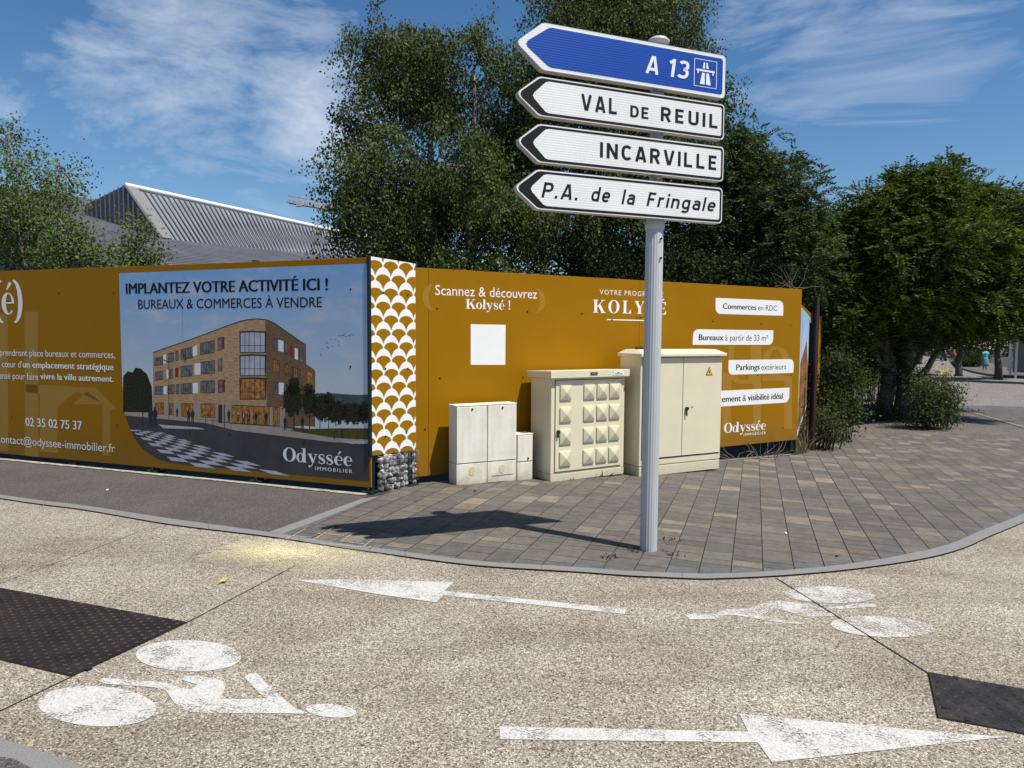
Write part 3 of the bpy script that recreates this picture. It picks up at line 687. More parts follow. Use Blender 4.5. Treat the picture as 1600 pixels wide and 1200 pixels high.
def printed_sky():                                   # the printed evening sky: deep blue above, pale below, soft clouds
    m, N, L, P = nodes('print_evening_sky'); P.inputs['Specular IOR Level'].default_value = .12; P.inputs['Roughness'].default_value = .6
    tc = N.new('ShaderNodeTexCoord'); sx = N.new('ShaderNodeSeparateXYZ'); L.new(tc.outputs['Object'], sx.inputs[0])
    mr = N.new('ShaderNodeMapRange'); L.new(sx.outputs[2], mr.inputs[0]); mr.inputs[1].default_value = .9; mr.inputs[2].default_value = 2.3
    g = ramp(N, [(0, (.52, .55, .58)), (.4, (.36, .48, .62)), (1, (.20, .38, .66))]); L.new(mr.outputs[0], g.inputs[0])
    mp = N.new('ShaderNodeMapping'); mp.inputs['Scale'].default_value = (1, 1, 2.4); L.new(tc.outputs['Object'], mp.inputs[0]); n = tex(N, L, 'Noise', mp.outputs[0], 1.7, Detail=9.0, Roughness=.66)
    c = ramp(N, [(.50, (0, 0, 0)), (.72, (.7, .7, .7))]); L.new(n.outputs['Fac'], c.inputs[0])
    L.new(mixc(N, L, c.outputs[0], g.outputs[0], (.60, .58, .56)), P.inputs['Base Color']); MATS['print_evening_sky'] = m; return m
def picture(art, parent):
    A = art
    sky = printed_sky()
    hill = pm_('hill', (.06, .09, .10), .3, 8); road = pm_('street', (.062, .059, .061), .22, 3.0)
    walk = pm_('pavement', (.38, .31, .26), .15, 6); tree = pm_('tree_foliage', (.026, .027, .013), .95, 40); grass = pm_('lawn', (.09, .075, .02), .5, 20)
    def brick(name, c):
        if 'print_'+name in MATS: return MATS['print_'+name]
        m, N, L, P = nodes('print_'+name); P.inputs['Specular IOR Level'].default_value = .12; P.inputs['Roughness'].default_value = .6
        tc = N.new('ShaderNodeTexCoord'); mp = N.new('ShaderNodeMapping'); mp.inputs['Rotation'].default_value = (R_(90), 0, 0); mp.inputs['Scale'].default_value = (1, 1, 1)
        L.new(tc.outputs['Object'], mp.inputs[0]); n = tex(N, L, 'Noise', mp.outputs[0], 1.0, Detail=4.0)
        m2 = N.new('ShaderNodeMapping'); m2.inputs['Scale'].default_value = (14, 1, 95); L.new(tc.outputs['Object'], m2.inputs[0]); L.new(m2.outputs[0], n.inputs['Vector'])
        r = ramp(N, [(.3, tuple(v*.62 for v in c)), (.5, c), (.7, tuple(min(1, v*1.35) for v in c))]); L.new(n.outputs['Fac'], r.inputs[0]); L.new(r.outputs[0], P.inputs['Base Color'])
        MATS['print_'+name] = m; return m
    bk1 = brick('sunny_brick', (.42, .265, .145)); bk2 = brick('side_brick', (.17, .10, .055)); plaster = pm_('plaster_base', (.36, .29, .23), .15, 4)
    glass = pm_('window_glass', (.17, .165, .17), .7, 16); frame = pm_('window_frame', (.05, .035, .03)); amber = pm_('lit_interior', (.42, .19, .05), .85, 22)
    bay = pm_('bay_glass', (.40, .43, .50), .28, 5); wht = pm_('white_shutter', (.72, .72, .74), .05); red = pm_('red_shutter', (.24, .02, .02), .1)
    ppl = pm_('figures', (.035, .035, .045), .4, 20); zeb = pm_('white_road_paint', (.46, .45, .49), .15, 14); bird = pm_('birds', (.09, .10, .12))
    o = O0
    # the whole picture: straight top and left, a large rounded lower left corner
    edge = [(186, 427), (188, 500), (191, 598), (194.6, 637), (203, 669.5), (209, 682), (216, 692), (225, 702), (235, 710), (247, 717), (261, 721.5), (287, 726)]
    A.pp(edge+[(577, 752), (576.5, 411.5)], sky, o)
    r2 = random.Random(3)
    def blobp(cx, cy, rx, ry, n=26, j=.3): 
        return [(cx+rx*math.cos(2*math.pi*k/n)*(1-j+2*j*r2.random()), cy+ry*math.sin(2*math.pi*k/n)*(1-j+2*j*r2.random())) for k in range(n)]
    A.pp([e(*q) for q in ((1250, 640), (1320, 634), (1420, 633), (1500, 640), (1600, 645), (1680, 640), (1680, 760), (1250, 760))], hill, o+DL*1.5)
    # street in front
    A.pp([(194.6, 645), (203, 669.5), (209, 682), (216, 692), (225, 702), (235, 710), (247, 717), (261, 721.5), (287, 726), (577, 752), (577, 690), (480, 670), (240, 642)], road, o+DL*2)
    A.pp([(194.5, 643), (239, 645), (362, 662), (445, 668), (524, 684), (577, 688), (577, 692), (521, 691), (368, 672.5), (322, 661), (196, 649)], walk, o+DL*2.5)
    A.pp([e(*q) for q in ((1080, 905), (1250, 895), (1430, 890), (1680, 890), (1680, 975), (1430, 962))], grass, o+DL*3)
    # trees left
    A.pp([e(*q) for q in ((-130, 510), (-95, 470), (-60, 480), (-40, 445), (0, 450), (20, 470), (45, 490), (60, 530), (80, 580), (85, 640), (88, 760), (60, 775), (-130, 770))], tree, o+DL*3)
    # building: long front, rounded corner, shaded side, low wing behind
    A.pp([e(*q) for q in ((1200, 420), (1222, 422), (1270, 455), (1283, 472), (1283, 880), (1200, 870))], bk2, o+DL*3)
    A.pp([e(*q) for q in ((1226, 470), (1262, 490), (1262, 575), (1226, 560))], amber, o+DL*3.6)
    A.pp([e(*q) for q in ((90, 330), (400, 222), (640, 132), (735, 100), (800, 88), (870, 84), (930, 92), (960, 105), (945, 868), (670, 850), (90, 782))], bk1, o+DL*3.5)
    A.pp([e(*q) for q in ((915, 92), (950, 98), (985, 118), (1080, 185), (1215, 278), (1222, 870), (1060, 882), (940, 868), (925, 700))], bk2, o+DL*4)
    A.pp([e(*q) for q in ((90, 330), (400, 222), (640, 132), (735, 98), (800, 86), (870, 82), (930, 90), (985, 115), (1215, 275), (1215, 283), (985, 124), (930, 98), (870, 90), (800, 94), (735, 108), (640, 140), (400, 230), (90, 338))], frame, o+DL*4.4)
    A.pp([e(*q) for q in ((90, 705), (670, 714), (670, 850), (90, 782))], plaster, o+DL*4)
    A.pp([e(*q) for q in ((945, 735), (1060, 732), (1060, 881), (945, 868))], plaster, o+DL*4.5)
    W3 = o+DL*5
    def win(q, m=glass, fr=True, bars=3):
        (x0, a, b), (x1, c, d) = q
        if fr: A.pp([e(x0-4, a-5), e(x1+3, c-5), e(x1+3, d+4), e(x0-4, b+4)], frame, W3)
        A.pp([e(x0, a), e(x1, c), e(x1, d), e(x0, b)], m, W3+DL)
        if fr and bars:
            for k in range(1, bars+1):
                f = k/(bars+1); x = x0+(x1-x0)*f; A.pp([e(x-1.6, a+(c-a)*f), e(x+1.6, a+(c-a)*f), e(x+1.6, b+(d-b)*f), e(x-1.6, b+(d-b)*f)], frame, W3+2*DL)
    for q, n in ((((105, 380, 430), (160, 365, 420)), 3), (((203, 345, 406), (240, 336, 398)), 1), (((260, 328, 392), (275, 324, 388)), 0), (((298, 318, 385), (382, 292, 370)), 4), (((440, 270, 348), (540, 245, 332)), 4), (((570, 230, 318), (598, 222, 308)), 0),
                 (((107, 480, 536), (162, 472, 530)), 3), (((205, 460, 524), (232, 455, 520)), 1), (((298, 440, 512), (378, 430, 505)), 3), (((443, 408, 490), (542, 393, 485)), 4), (((572, 386, 470), (597, 380, 468)), 0),
                 (((107, 588, 641), (168, 583, 640)), 2), (((205, 577, 638), (245, 573, 636)), 1), (((262, 571, 638), (280, 569, 636)), 0), (((298, 568, 636), (382, 560, 634)), 4), (((443, 548, 630), (542, 542, 628)), 4), (((572, 540, 627), (600, 536, 626)), 0),
                 (((975, 228, 300), (1010, 240, 306)), 2), (((1062, 262, 340), (1078, 268, 342)), 0), (((1170, 320, 400), (1192, 330, 404)), 0), (((978, 556, 640), (1015, 556, 640)), 2)):
        win(q, bars=n)
    for q in (((975, 388, 470), (1018, 396, 474)), ((1062, 415, 495), (1080, 420, 497)), ((1108, 440, 525), (1118, 442, 526)), ((1126, 448, 528), (1148, 454, 530)), ((1160, 458, 532), (1172, 462, 534)),
              ((112, 706, 780), (168, 707, 784)), ((213, 710, 788), (238, 710, 790)), ((303, 711, 800), (382, 712, 806)), ((445, 713, 806), (545, 714, 812)), ((672, 722, 850), (945, 735, 866)), ((975, 738, 866), (1018, 740, 870))): win(q, amber, True, 6 if q[1][0]-q[0][0] > 150 else 2)
    win(((570, 716, 850), (600, 716, 852)), frame, False)
    for q in (((165, 352, 415), (186, 345, 410)), ((382, 292, 362), (415, 276, 355)), ((190, 460, 525), (204, 456, 524)), ((396, 416, 497), (440, 410, 494)), ((168, 582, 640), (190, 580, 638)), ((382, 557, 634), (420, 553, 632)), ((1012, 238, 322), (1050, 250, 330)), ((1132, 298, 380), (1156, 308, 390)), ((1015, 554, 640), (1052, 556, 646))): win(q, wht, False)
    for q in (((598, 222, 308), (616, 216, 306)), ((253, 446, 516), (277, 443, 514)), ((600, 534, 626), (620, 532, 625)), ((1098, 278, 360), (1116, 284, 366))): win(q, red, False)
    for y0, y1, m in ((190, 330, bay), (362, 500, bay), (532, 672, amber)):
        A.pp([e(725, y0-12), e(820, y0-18), e(925, y0-12), e(920, y1+8), e(728, y1+8)], frame, W3)
        A.pp([e(735, y0), e(820, y0-5), e(912, y0), e(912, y1), e(735, y1)], m, W3+DL)
        for x in (766, 797, 838, 878): A.pp([e(x-2, y0-4), e(x+2, y0-4), e(x+2, y1), e(x-2, y1)], frame, W3+2*DL)
        yy = y0+(y1-y0)*.64; A.pp([e(735, yy), e(912, yy), e(912, yy+4), e(735, yy+4)], frame, W3+2*DL)
    # street trees on the right, people, lamp, posts
    def crown(cx, cy, rx, ry):
        A.pp([e(*q) for q in blobp(cx, cy, rx*.86, ry*.9, 90, .20)], tree, W3+3*DL)
        for k in range(46):
            a = r2.uniform(0, 6.28); f = r2.uniform(.75, 1.08); x, y = cx+rx*f*math.cos(a), cy+ry*f*math.sin(a); w = r2.uniform(4, 10); A.pp([e(x-w, y+3), e(x-2, y-w*.7), e(x+w, y-2), e(x+1, y+w*.6)], tree, W3+3*DL+.00008*(k+1)*.1)
    crown(1118, 680, 82, 125); crown(1125, 590, 50, 70); crown(1240, 700, 66, 100); crown(1235, 610, 36, 50)
    for q in ((1330, 740, 80, 100), (1440, 770, 90, 90), (1560, 780, 100, 80), (1380, 680, 40, 50), (1640, 775, 50, 80)): crown(*q)
    for x, y0, y1, w in ((1127, 780, 905, 8), (1242, 780, 900, 7), (1318, 820, 900, 5), (1382, 830, 902, 5), (207, 395, 822, 4), (16, 770, 880, 7), (478, 815, 880, 4), (531, 825, 888, 4), (615, 715, 895, 7), (1424, 905, 978, 4), (1450, 900, 962, 4), (1475, 895, 960, 4)):
        A.pp([e(x-w/2, y0), e(x+w/2, y0), e(x+w/2, y1), e(x-w/2, y1)], ppl, W3+4*DL)
    A.pp([e(162, 382), (e(205, 398)), e(205, 405), e(160, 388)], ppl, W3+4*DL)
    def fig(x, y0, y1, m=ppl):
        h = y1-y0; w = h*.12
        A.pp([e(x+dx*w, y0+dy*h) for dx, dy in ((-.3, 0), (.3, 0), (.4, .1), (.2, .15), (1, .2), (1.1, .5), (.7, .52), (.8, 1), (.25, 1), (.05, .6), (-.3, 1), (-.8, 1), (-.7, .5), (-1.1, .48), (-1, .2), (-.2, .15), (-.4, .1))], m, W3+5*DL)
    for q in ((72, 738, 880), (104, 732, 884), (268, 740, 808), (352, 750, 846), (382, 748, 850), (1062, 800, 905), (1190, 800, 902), (846, 768, 860), (922, 768, 866), (648, 750, 850)): fig(*q)
    for q in ((715, 758, 838), (757, 764, 862), (792, 764, 864)): fig(*q); fig(q[0], q[1]+8, q[1]+52, wht)
    for k in range(24):
        x, y = 1310+r2.random()*250, 0; y = 330-(x-1310)*.55+r2.uniform(-45, 35); A.pp([e(x-7, y+3), e(x, y-3), e(x+8, y+1), e(x, y+4)], bird, o+DL*3)
    for k in range(11):
        f = k/11; x = 130+f*300; A.pp([e(x, 862+f*22), e(x+22, 864+f*22), e(x+70, 890+f*8), e(x+40, 892+f*8)], zeb, o+DL*3)
    for k in range(4): A.pp([e(1480+k*50, 990-k*2), e(1520+k*50, 985), e(1600+k*40, 1000), e(1560+k*40, 1006)], zeb, o+DL*3)
    # chequered plaza paving
    a, b, c, d = (Vector(c2(*q)) for q in ((66, 862), (235, 880), (840, 1088), (300, 1035)))
    def pt(u, v): v = v**1.55; l = a.lerp(d, v); r = b.lerp(c, v); return tuple(l.lerp(r, u))
    for i in range(6):
        for j in range(13):
            if (i+j) % 2: A.pp([pt(i/6, j/13), pt((i+1)/6, j/13), pt((i+1)/6, (j+1)/13), pt(i/6, (j+1)/13)], zeb, o+DL*3)
    A.pp([(285, 424), (285.6, 424), (285.6, 540), (285, 540)], pm_('seam', (.2, .3, .45)), o+DL*6)
    return A.build('printed_picture', parent)
picture(artL, hl)
OT = O0+DL*14
lt = mat('print_lighter_ochre', (.318, .160, .006), .5, .04, 2.0)
for q in ([(0, 490), (12, 490), (13, 705), (0, 704)], [(38, 487), (59, 487), (60, 714), (39, 712)], [(-90, 495), (-60, 495), (-60, 690), (-90, 688)],
          [(40, 600), (150, 606), (184, 640), (172, 640), (172, 712), (160, 712), (160, 630), (120, 612), (90, 635), (90, 708), (62, 705), (62, 616), (40, 612)], [(113, 632), (136, 612), (163, 632)]):
    artL.pp(q, lt, O0); artL.build('faded_emblem', hl)
artL.serif('(é)', (-9, 490), (36, 492), 441, m_white, OT)
artL.build('lettering', hl)
for args in ((('prendront place bureaux et commerces,', (0, 556.5), (180, 558.5), 546.5), dict()), (('au cœur d’', (-9, 573), (35, 574.8), 563), dict()), (('un emplacement stratégique', (36, 574.8), (178, 577.8), 565), dict(bold=.018)),
             (('pensé pour faire', (-6, 592), (60, 593), 582), dict()), (('vivre la ville autrement.', (63, 593), (178, 596), 583.5), dict(bold=.018)),
             (('02 35 02 75 37', (40, 666.5), (128.5, 670.5), 653.5), dict(bold=.012)), (('contact@odyssee-immobilier.fr', (-4, 693.5), (180, 704.5), 681.5), dict())):
    artL.text(*args[0], m_white, OT, **args[1]); artL.build('lettering', hl)
artL.text('IMPLANTEZ VOTRE ACTIVITÉ ICI !', (196.9, 459.9), (513, 452.4), 443.6, m_black, OT, bold=.024)
artL.build('headline', hl)
artL.text('BUREAUX & COMMERCES À VENDRE', (216.4, 483.3), (503.4, 479.4), 469, m_black, OT, bold=.006)
artL.build('headline', hl)
artL.serif('Odyssée', (442.6, 721.5), (550.5, 727), 700.4, m_white, OT)
artL.build('company_logo', hl)
artL.text('IMMOBILIER', (492.6, 735), (550.5, 738.7), 729.6, m_white, OT, bold=.01, space=1.3)
artL.build('company_logo', hl)

# -- corner panel with the scale pattern, standing over the gabion
pC0 = artL.px(579, 600); PC = A0+Vector((artL.d.x, artL.d.y))*.012
AZC = 44.0
artC = Art(PC, AZC)
hc = thing('patterned_panel', (PC.x, PC.y, 0), math.atan2(math.cos(R_(AZC)), math.sin(R_(AZC))), 'narrow corner panel with white and ochre scale pattern above the stone gabion', 'hoarding', 'ochre hoardings round the building site')
(cs0, cz1), (cs1, cz2) = artC.px(579.5, 400.5), artC.px(649, 412)
_, zl = artC.px(579.5, 712); _, zr = artC.px(649, 703.5)
k = MB(); k.prism([(cs0, zl), (cs1, zr), (cs1, cz2), (cs0, cz1)], 0, .02); k.build('panel', m_white, hc)
k = MB(); k.box(cs0-.022, -.004, zl-.02, cs0-.002, .05, cz1+.004); k.build('edge_trim', m_dkgreen, hc)
def scales():
    Wd = cs1-cs0; ztop = max(cz1, cz2); w = Wd/2.9; st = (ztop-zl)/14.6; rows = 17
    def clipx(poly):
        for sgn, lim in ((1, cs0+.001), (-1, -(cs1-.001))):
            out = []
            for i in range(len(poly)):
                p, q = poly[i], poly[(i+1) % len(poly)]; a, b = sgn*p[0]-lim, sgn*q[0]-lim
                if a >= 0: out.append(p)
                if a*b < 0: t = a/(a-b); out.append((p[0]+(q[0]-p[0])*t, p[1]+(q[1]-p[1])*t))
            poly = out
        return poly
    ry = st*1.02
    for r in range(-1, rows):
        yb = ztop-st*(r+.35)                # base line of this row's cups
        for c in range(-1, 5):
            cx = cs0+(c+(.5 if r % 2 else 0))*w+.05; a = w/2*.93; n = 16
            top = [(cx-a*math.cos(math.pi*k/n), yb-st*.30+st*.42*math.sin(math.pi*k/n)) for k in range(n+1)]
            # sides follow the domes of the row below
            g = w*.035; side = []
            for k in range(1, 10):
                f = k/10; side.append((cx+w/2-(w/2)*math.sin(f*math.pi/2)+0*g, 0))
            right = [(cx+w/2-(w/2+g)*math.sin(t), yb-st*1.42+(ry+g*.6)*math.cos(t)*1.02) for t in [R_(9+q*8.1) for q in range(10)] if True]
            right = [p for p in right if cx+.002 <= p[0] <= cx+a and p[1] < yb-st*.28]
            left = [(2*cx-p[0], p[1]) for p in reversed(right)]
            poly = clipx(top+right+left)
            if len(poly) < 3: continue
            zt = lambda x: cz1+(cz2-cz1)*(x-cs0)/(cs1-cs0)-.001; zb_ = lambda x: zl+(zr-zl)*(x-cs0)/(cs1-cs0)+.001
            if all(p[1] > zt(p[0]) for p in poly) or all(p[1] < zb_(p[0]) for p in poly): continue
            poly = [(x, min(max(y, zb_(x)), zt(x))) for x, y in poly]
            artC.poly(poly, m_board, O0)
    artC.build('scale_pattern', hc)
scales()
screws(artC, [(598.5, 457), (637, 461), (602, 576), (637, 576), (602, 682), (635, 675)], hc, .002)
posts(hc, [cs1-.06], cz2-.15, PC, artC.d)

# -- right hoarding
r0 = ray(652, 600); PR = Vector((r0.x/r0.y*7.6, 7.6)); AZR = 60.5
artR = Art(PR, AZR)
hr = thing('site_hoarding', (PR.x, PR.y, 0), math.atan2(math.cos(R_(AZR)), math.sin(R_(AZR))), 'sunlit ochre hoarding with white rounded text tags behind the cream cabinets', 'hoarding', 'ochre hoardings round the building site')
RZ0, RZ1 = .072, 2.318; s_end = artR.px(1248.4, 600)[0]; ssm = artR.px(1000, 450)[0]
board_panels(hr, [-.02, ssm-2.9, ssm, s_end], RZ0, RZ1, m_board)
posts(hr, [s_end-.08, ssm, .9, 1.8], RZ1-.05, PR, artR.d)
screws(artR, [(683, 482), (824, 487), (909, 490), (687, 591), (817, 590), (664, 671), (995, 496), (1001, 496.5), (1114, 502), (1189, 506), (1235.5, 508), (1236, 586), (1184, 586), (1223, 669), (640+316, 500)], hr)
def c3(x, y): return (560+x/3, 380+y/3)
def c4(x, y): return (820+x/3.333, 420+y/3.333)
# faint pattern in a lighter ochre
def paren(l, r, t, b, mirror):
    s0, z1 = artR.px(l, t); s1, z0 = artR.px(r, b); n = 20; pts = []
    for k in range(n+1):
        a = -1+2*k/n; pts.append((1-(1-a*a)**.5*1.0, a))
    for k in range(n, -1, -1):
        a = -1+2*k/n; pts.append((1-(1-a*a)**.5*.55, a))
    artR.poly([(s0+(1-x if mirror else x)*(s1-s0), (z0+z1)/2+y*(z1-z0)/2) for x, y in pts], lt, O0)
paren(660, 682, 441, 487, False); artR.build('faded_emblem', hr); paren(833, 852, 449, 491, True); artR.build('faded_emblem', hr)
for q in ([(1030, 540), (1075, 540), (1075, 850), (1030, 850)], [(1190, 400), (1230, 400), (1230, 850), (1190, 850)], [(1060, 400), (1090, 400), (1090, 520), (1120, 580), (1160, 580), (1175, 540), (1175, 400), (1205, 400), (1205, 600), (1100, 600), (1060, 560)], [(1350, 585), (1392, 585), (1392, 835), (1350, 835)], [(1235, 585), (1392, 585), (1392, 560), (1300, 550), (1235, 560)]):
    artR.pp([c4(*p) for p in q], lt, O0+.00002*len(q)); artR.build('faded_emblem', hr)
ov = [c4(1310+70*math.cos(R_(a)), 480+78*math.sin(R_(a))) for a in range(0, 360, 12)]; artR.pp(ov, lt, O0+.0005)
ov = [c4(1308+34*math.cos(R_(a)), 480+60*math.sin(R_(a))) for a in range(0, 360, 12)]; artR.pp(ov, m_board, O0+.0007)
artR.build('faded_emblem', hr)
artR.pp([(735.5, 506.5), (790, 507.5), (789.5, 570), (735.5, 570)], m_white, O0); artR.build('white_square', hr)
artR.text('Scannez & découvrez', (680, 461.5), (839, 466), 446, m_white, OT); artR.build('lettering', hr); artR.serif('Kolysé !', (727.7, 482), (797, 484.3), 467, m_white, OT); artR.build('lettering', hr)
artR.text('VOTRE PROGRAMME', (937, 460.7), (1036, 463.5), 453, m_white, OT, space=1.25); artR.build('lettering', hr); artR.serif('KOLYSÉ', (926.5, 489), (1040.5, 491), 468.5, m_white, OT, .16)
artR.pp([(948, 498.6), (1022, 500.3), (1022, 502), (948, 500.2)], m_white, OT); artR.build('lettering', hr)
def white_tag(corners, rounded, r, name, runs):
    ps = [artR.px(*c4(*c)) for c in corners]         # TL TR BR BL
    x0 = (ps[0][0]+ps[3][0])/2; x1 = (ps[1][0]+ps[2][0])/2; z1 = (ps[0][1]+ps[1][1])/2; z0 = (ps[2][1]+ps[3][1])/2; r = (z1-z0)*r
    out = []
    for i, (cx, cz, a0) in enumerate(((x0, z1, 180), (x1, z1, 90), (x1, z0, 0), (x0, z0, -90))):
        if i in rounded:
            ox, oz = cx+(r if i in (0, 3) else -r), cz+(-r if i in (0, 1) else r)
            out += [(ox+r*math.cos(R_(a0-90*k/8)), oz+r*math.sin(R_(a0-90*k/8))) for k in range(9)]
        else: out.append((cx, cz))
    artR.poly(out, m_white, O0+.0009)
    for body, l, rr, cap, bold in runs: artR.text(body, c4(*l), c4(*rr), c4(0, cap)[1], m_black, O0+.0012, bold=bold)
    o = artR.build(name, hr); return o
white_tag([(993, 153), (1346, 165), (1346, 243), (993, 236)], (1, 3), .42, 'text_tag', [('Commerces', (1030, 208), (1205, 215), 179, .02), ('en RDC', (1214, 215), (1313, 220), 187, 0)])
white_tag([(875, 316), (1293, 319), (1293, 396), (875, 396)], (0, 2), .42, 'text_tag', [('Bureaux', (905, 372), (1034, 373), 341, .02), ('à partir de 33 m²', (1043, 374), (1265, 375), 343, 0)])
white_tag([(1060, 475), (1400, 470), (1400, 541), (1060, 553)], (1, 3), .42, 'text_tag', [('Parkings', (1100, 527), (1223, 526), 497, .02), ('extérieurs', (1231, 526), (1360, 524), 497, 0)])
white_tag([(880, 641), (1377, 619), (1377, 697), (880, 724)], (0, 2), .42, 'text_tag', [('Emplacement', (915, 700), (1124, 690), 667, .02), ('&', (1133, 689), (1153, 688), 658, 0), ('visibilité idéal', (1160, 687), (1343, 676), 656, .02)])
artR.serif('Odyssée', (1131, 676.5), (1196.5, 671.5), 661, m_white, OT); artR.build('company_logo', hr); artR.text('IMMOBILIER', (1162, 681), (1196.5, 678.2), 677, m_white, OT, bold=.01, space=1.3); artR.build('company_logo', hr)

# -- hoardings beyond the end of the right one
def side_hoard():
    p0 = at(1250.3, 528, 10.62); az = 24.5; o = Vector((p0.x, p0.y)); a = Art(o, az)
    t = thing('site_hoarding', (o.x, o.y, 0), math.atan2(math.cos(R_(az)), math.sin(R_(az))), 'hoarding seen almost edge-on with a blue sky and building print beside the maroon post', 'hoarding', 'ochre hoardings round the building site')
    L_ = a.px(1266.5, 528)[0]; z1, z0 = 2.10, -.2
    k = MB(); k.box(0, 0, z0, L_, .02, z1); k.build('panel', m_board, t)
    pic = [(.05, z0+.1), (L_-.05, z0+.1), (L_-.05, z1-.1), (.05, z1-.04)]
    a.poly(pic, MATS['print_evening_sky'], O0); a.poly([(.06, .4), (.3, 1.2), (.55*L_, 1.55), (.8*L_, 1.0), (.86*L_, .3), (.06, .2)], MATS['print_side_brick'], O0+DL)
    a.poly([(.06, .1), (L_-.06, .3), (L_-.06, z0+.1), (.06, z0+.1)], MATS['print_street'], O0+2*DL)
    for i in range(3):
        for j in range(4):
            x = .25+j*.16*L_; z = .35+i*.3; a.poly([(x, z), (x+.1*L_, z+.02), (x+.1*L_, z+.2), (x, z+.18)], MATS['print_lit_interior'], O0+2*DL)
    a.build('printed_picture', t); posts(t, [L_-.1], 1.9, o, a.d)
    g = G(1267.5, 704.5); t = thing('steel_post', g, R_(30), 'slim maroon steel post standing at the end of the hoardings', 'post')
    k = MB(); k.box(-.03, -.04, 0, .03, -.03, 2.4); k.box(-.03, .03, 0, .03, .04, 2.4); k.box(-.006, -.03, 0, .006, .03, 2.4)
    k.build('post_profile', mat('maroon_paint', (.022, .007, .007), .5, .2), t); k = MB(); k.box(-.09, -.1, -.02, .09, .1, .008); k.build('base_plate', m_soil, t)
    p0 = at(1270, 528, 13.9); az = 30; o = Vector((p0.x, p0.y)); a = Art(o, az); L_ = a.px(1283, 528)[0]; gz0 = gz(o.x, o.y)
    t = thing('site_hoarding', (o.x, o.y, 0), math.atan2(math.cos(R_(az)), math.sin(R_(az))), 'plain shaded ochre hoarding behind the maroon post and the shrubs', 'hoarding', 'ochre hoardings round the building site')
    k = MB(); k.box(0, 0, gz0+.1, L_, .02, 2.05); k.build('panel', m_board, t); posts(t, [.2, L_-.2], 1.9, o, a.d)
side_hoard()

# ------------------------------------------------------------------ gabion
def gabion():
    c = Vector(G(597, 770).xy); az = R_(38); t = thing('gabion', (c.x, c.y, 0), math.pi/2-az, 'wire basket filled with grey and white stones under the patterned corner panel', 'gabion')
    Lg, Dg, Hg = .52, .40, .37
    st = []
    for v in range(6):
        bm = bmesh.new(); bmesh.ops.create_icosphere(bm, subdivisions=2, radius=.045); q = random.Random(v)
        ds = [(Vector((q.gauss(0, 1), q.gauss(0, 1), q.gauss(0, 1))).normalized(), q.uniform(.55, .95)) for _ in range(9)]
        for x in bm.verts:
            for d, h in ds:
                k = x.co.dot(d)-h*.042
                if k > 0: x.co -= d*k
        me = bpy.data.meshes.new('stone'); bm.to_mesh(me); bm.free(); me.materials.append((mat('white_limestone', (.42, .41, .39), .85, .5, 14, bump=.6), mat('grey_limestone', (.20, .20, .20), .85, .6, 14, bump=.6))[v % 2]); st.append(me)
    q = random.Random(5); n = 0
    def stone(x, y, z):
        o = bpy.data.objects.new('stone', q.choice(st)); C.objects.link(o); o.parent = t; o.location = (x, y, z); o.rotation_euler = (q.uniform(0, 6), q.uniform(0, 6), q.uniform(0, 6))
        s = q.uniform(.75, 1.15); o.scale = (s*q.uniform(.9, 1.25), s, s*q.uniform(.8, 1.1))
    for i in range(9):
        for j in range(6): stone(.035+i*.056+q.uniform(-.012, .012), .05+q.uniform(-.005, .02), .035+j*.06+q.uniform(-.01, .01))
    for i in range(5):
        for j in range(5): stone(Lg-.045+q.uniform(-.01, .01), .11+i*.065, .04+j*.068)
    for i in range(7):
        for j in range(2): stone(.06+i*.066, .13+j*.08, Hg-.055)
    k = MB(); k.box(.08, .1, .02, Lg-.09, Dg-.02, Hg-.09); k.build('rubble_core', m_soil, t)
    k = MB(); w = .0025
    for i in range(9):
        x = i*Lg/8; k.tube([(x, 0, 0), (x, 0, Hg), (x, Dg, Hg)], w, 5)
    for j in range(7): z = j*Hg/6; k.tube([(0, 0, z), (Lg, 0, z), (Lg, Dg, z)], w, 5)
    for i in range(1, 6): y = i*Dg/5; k.tube([(Lg, y, 0), (Lg, y, Hg), (0, y, Hg)], w, 5)
    k.build('wire_basket', mat('galvanised_wire', (.22, .22, .22), .45, .2, metal=.8), t)
gabion()

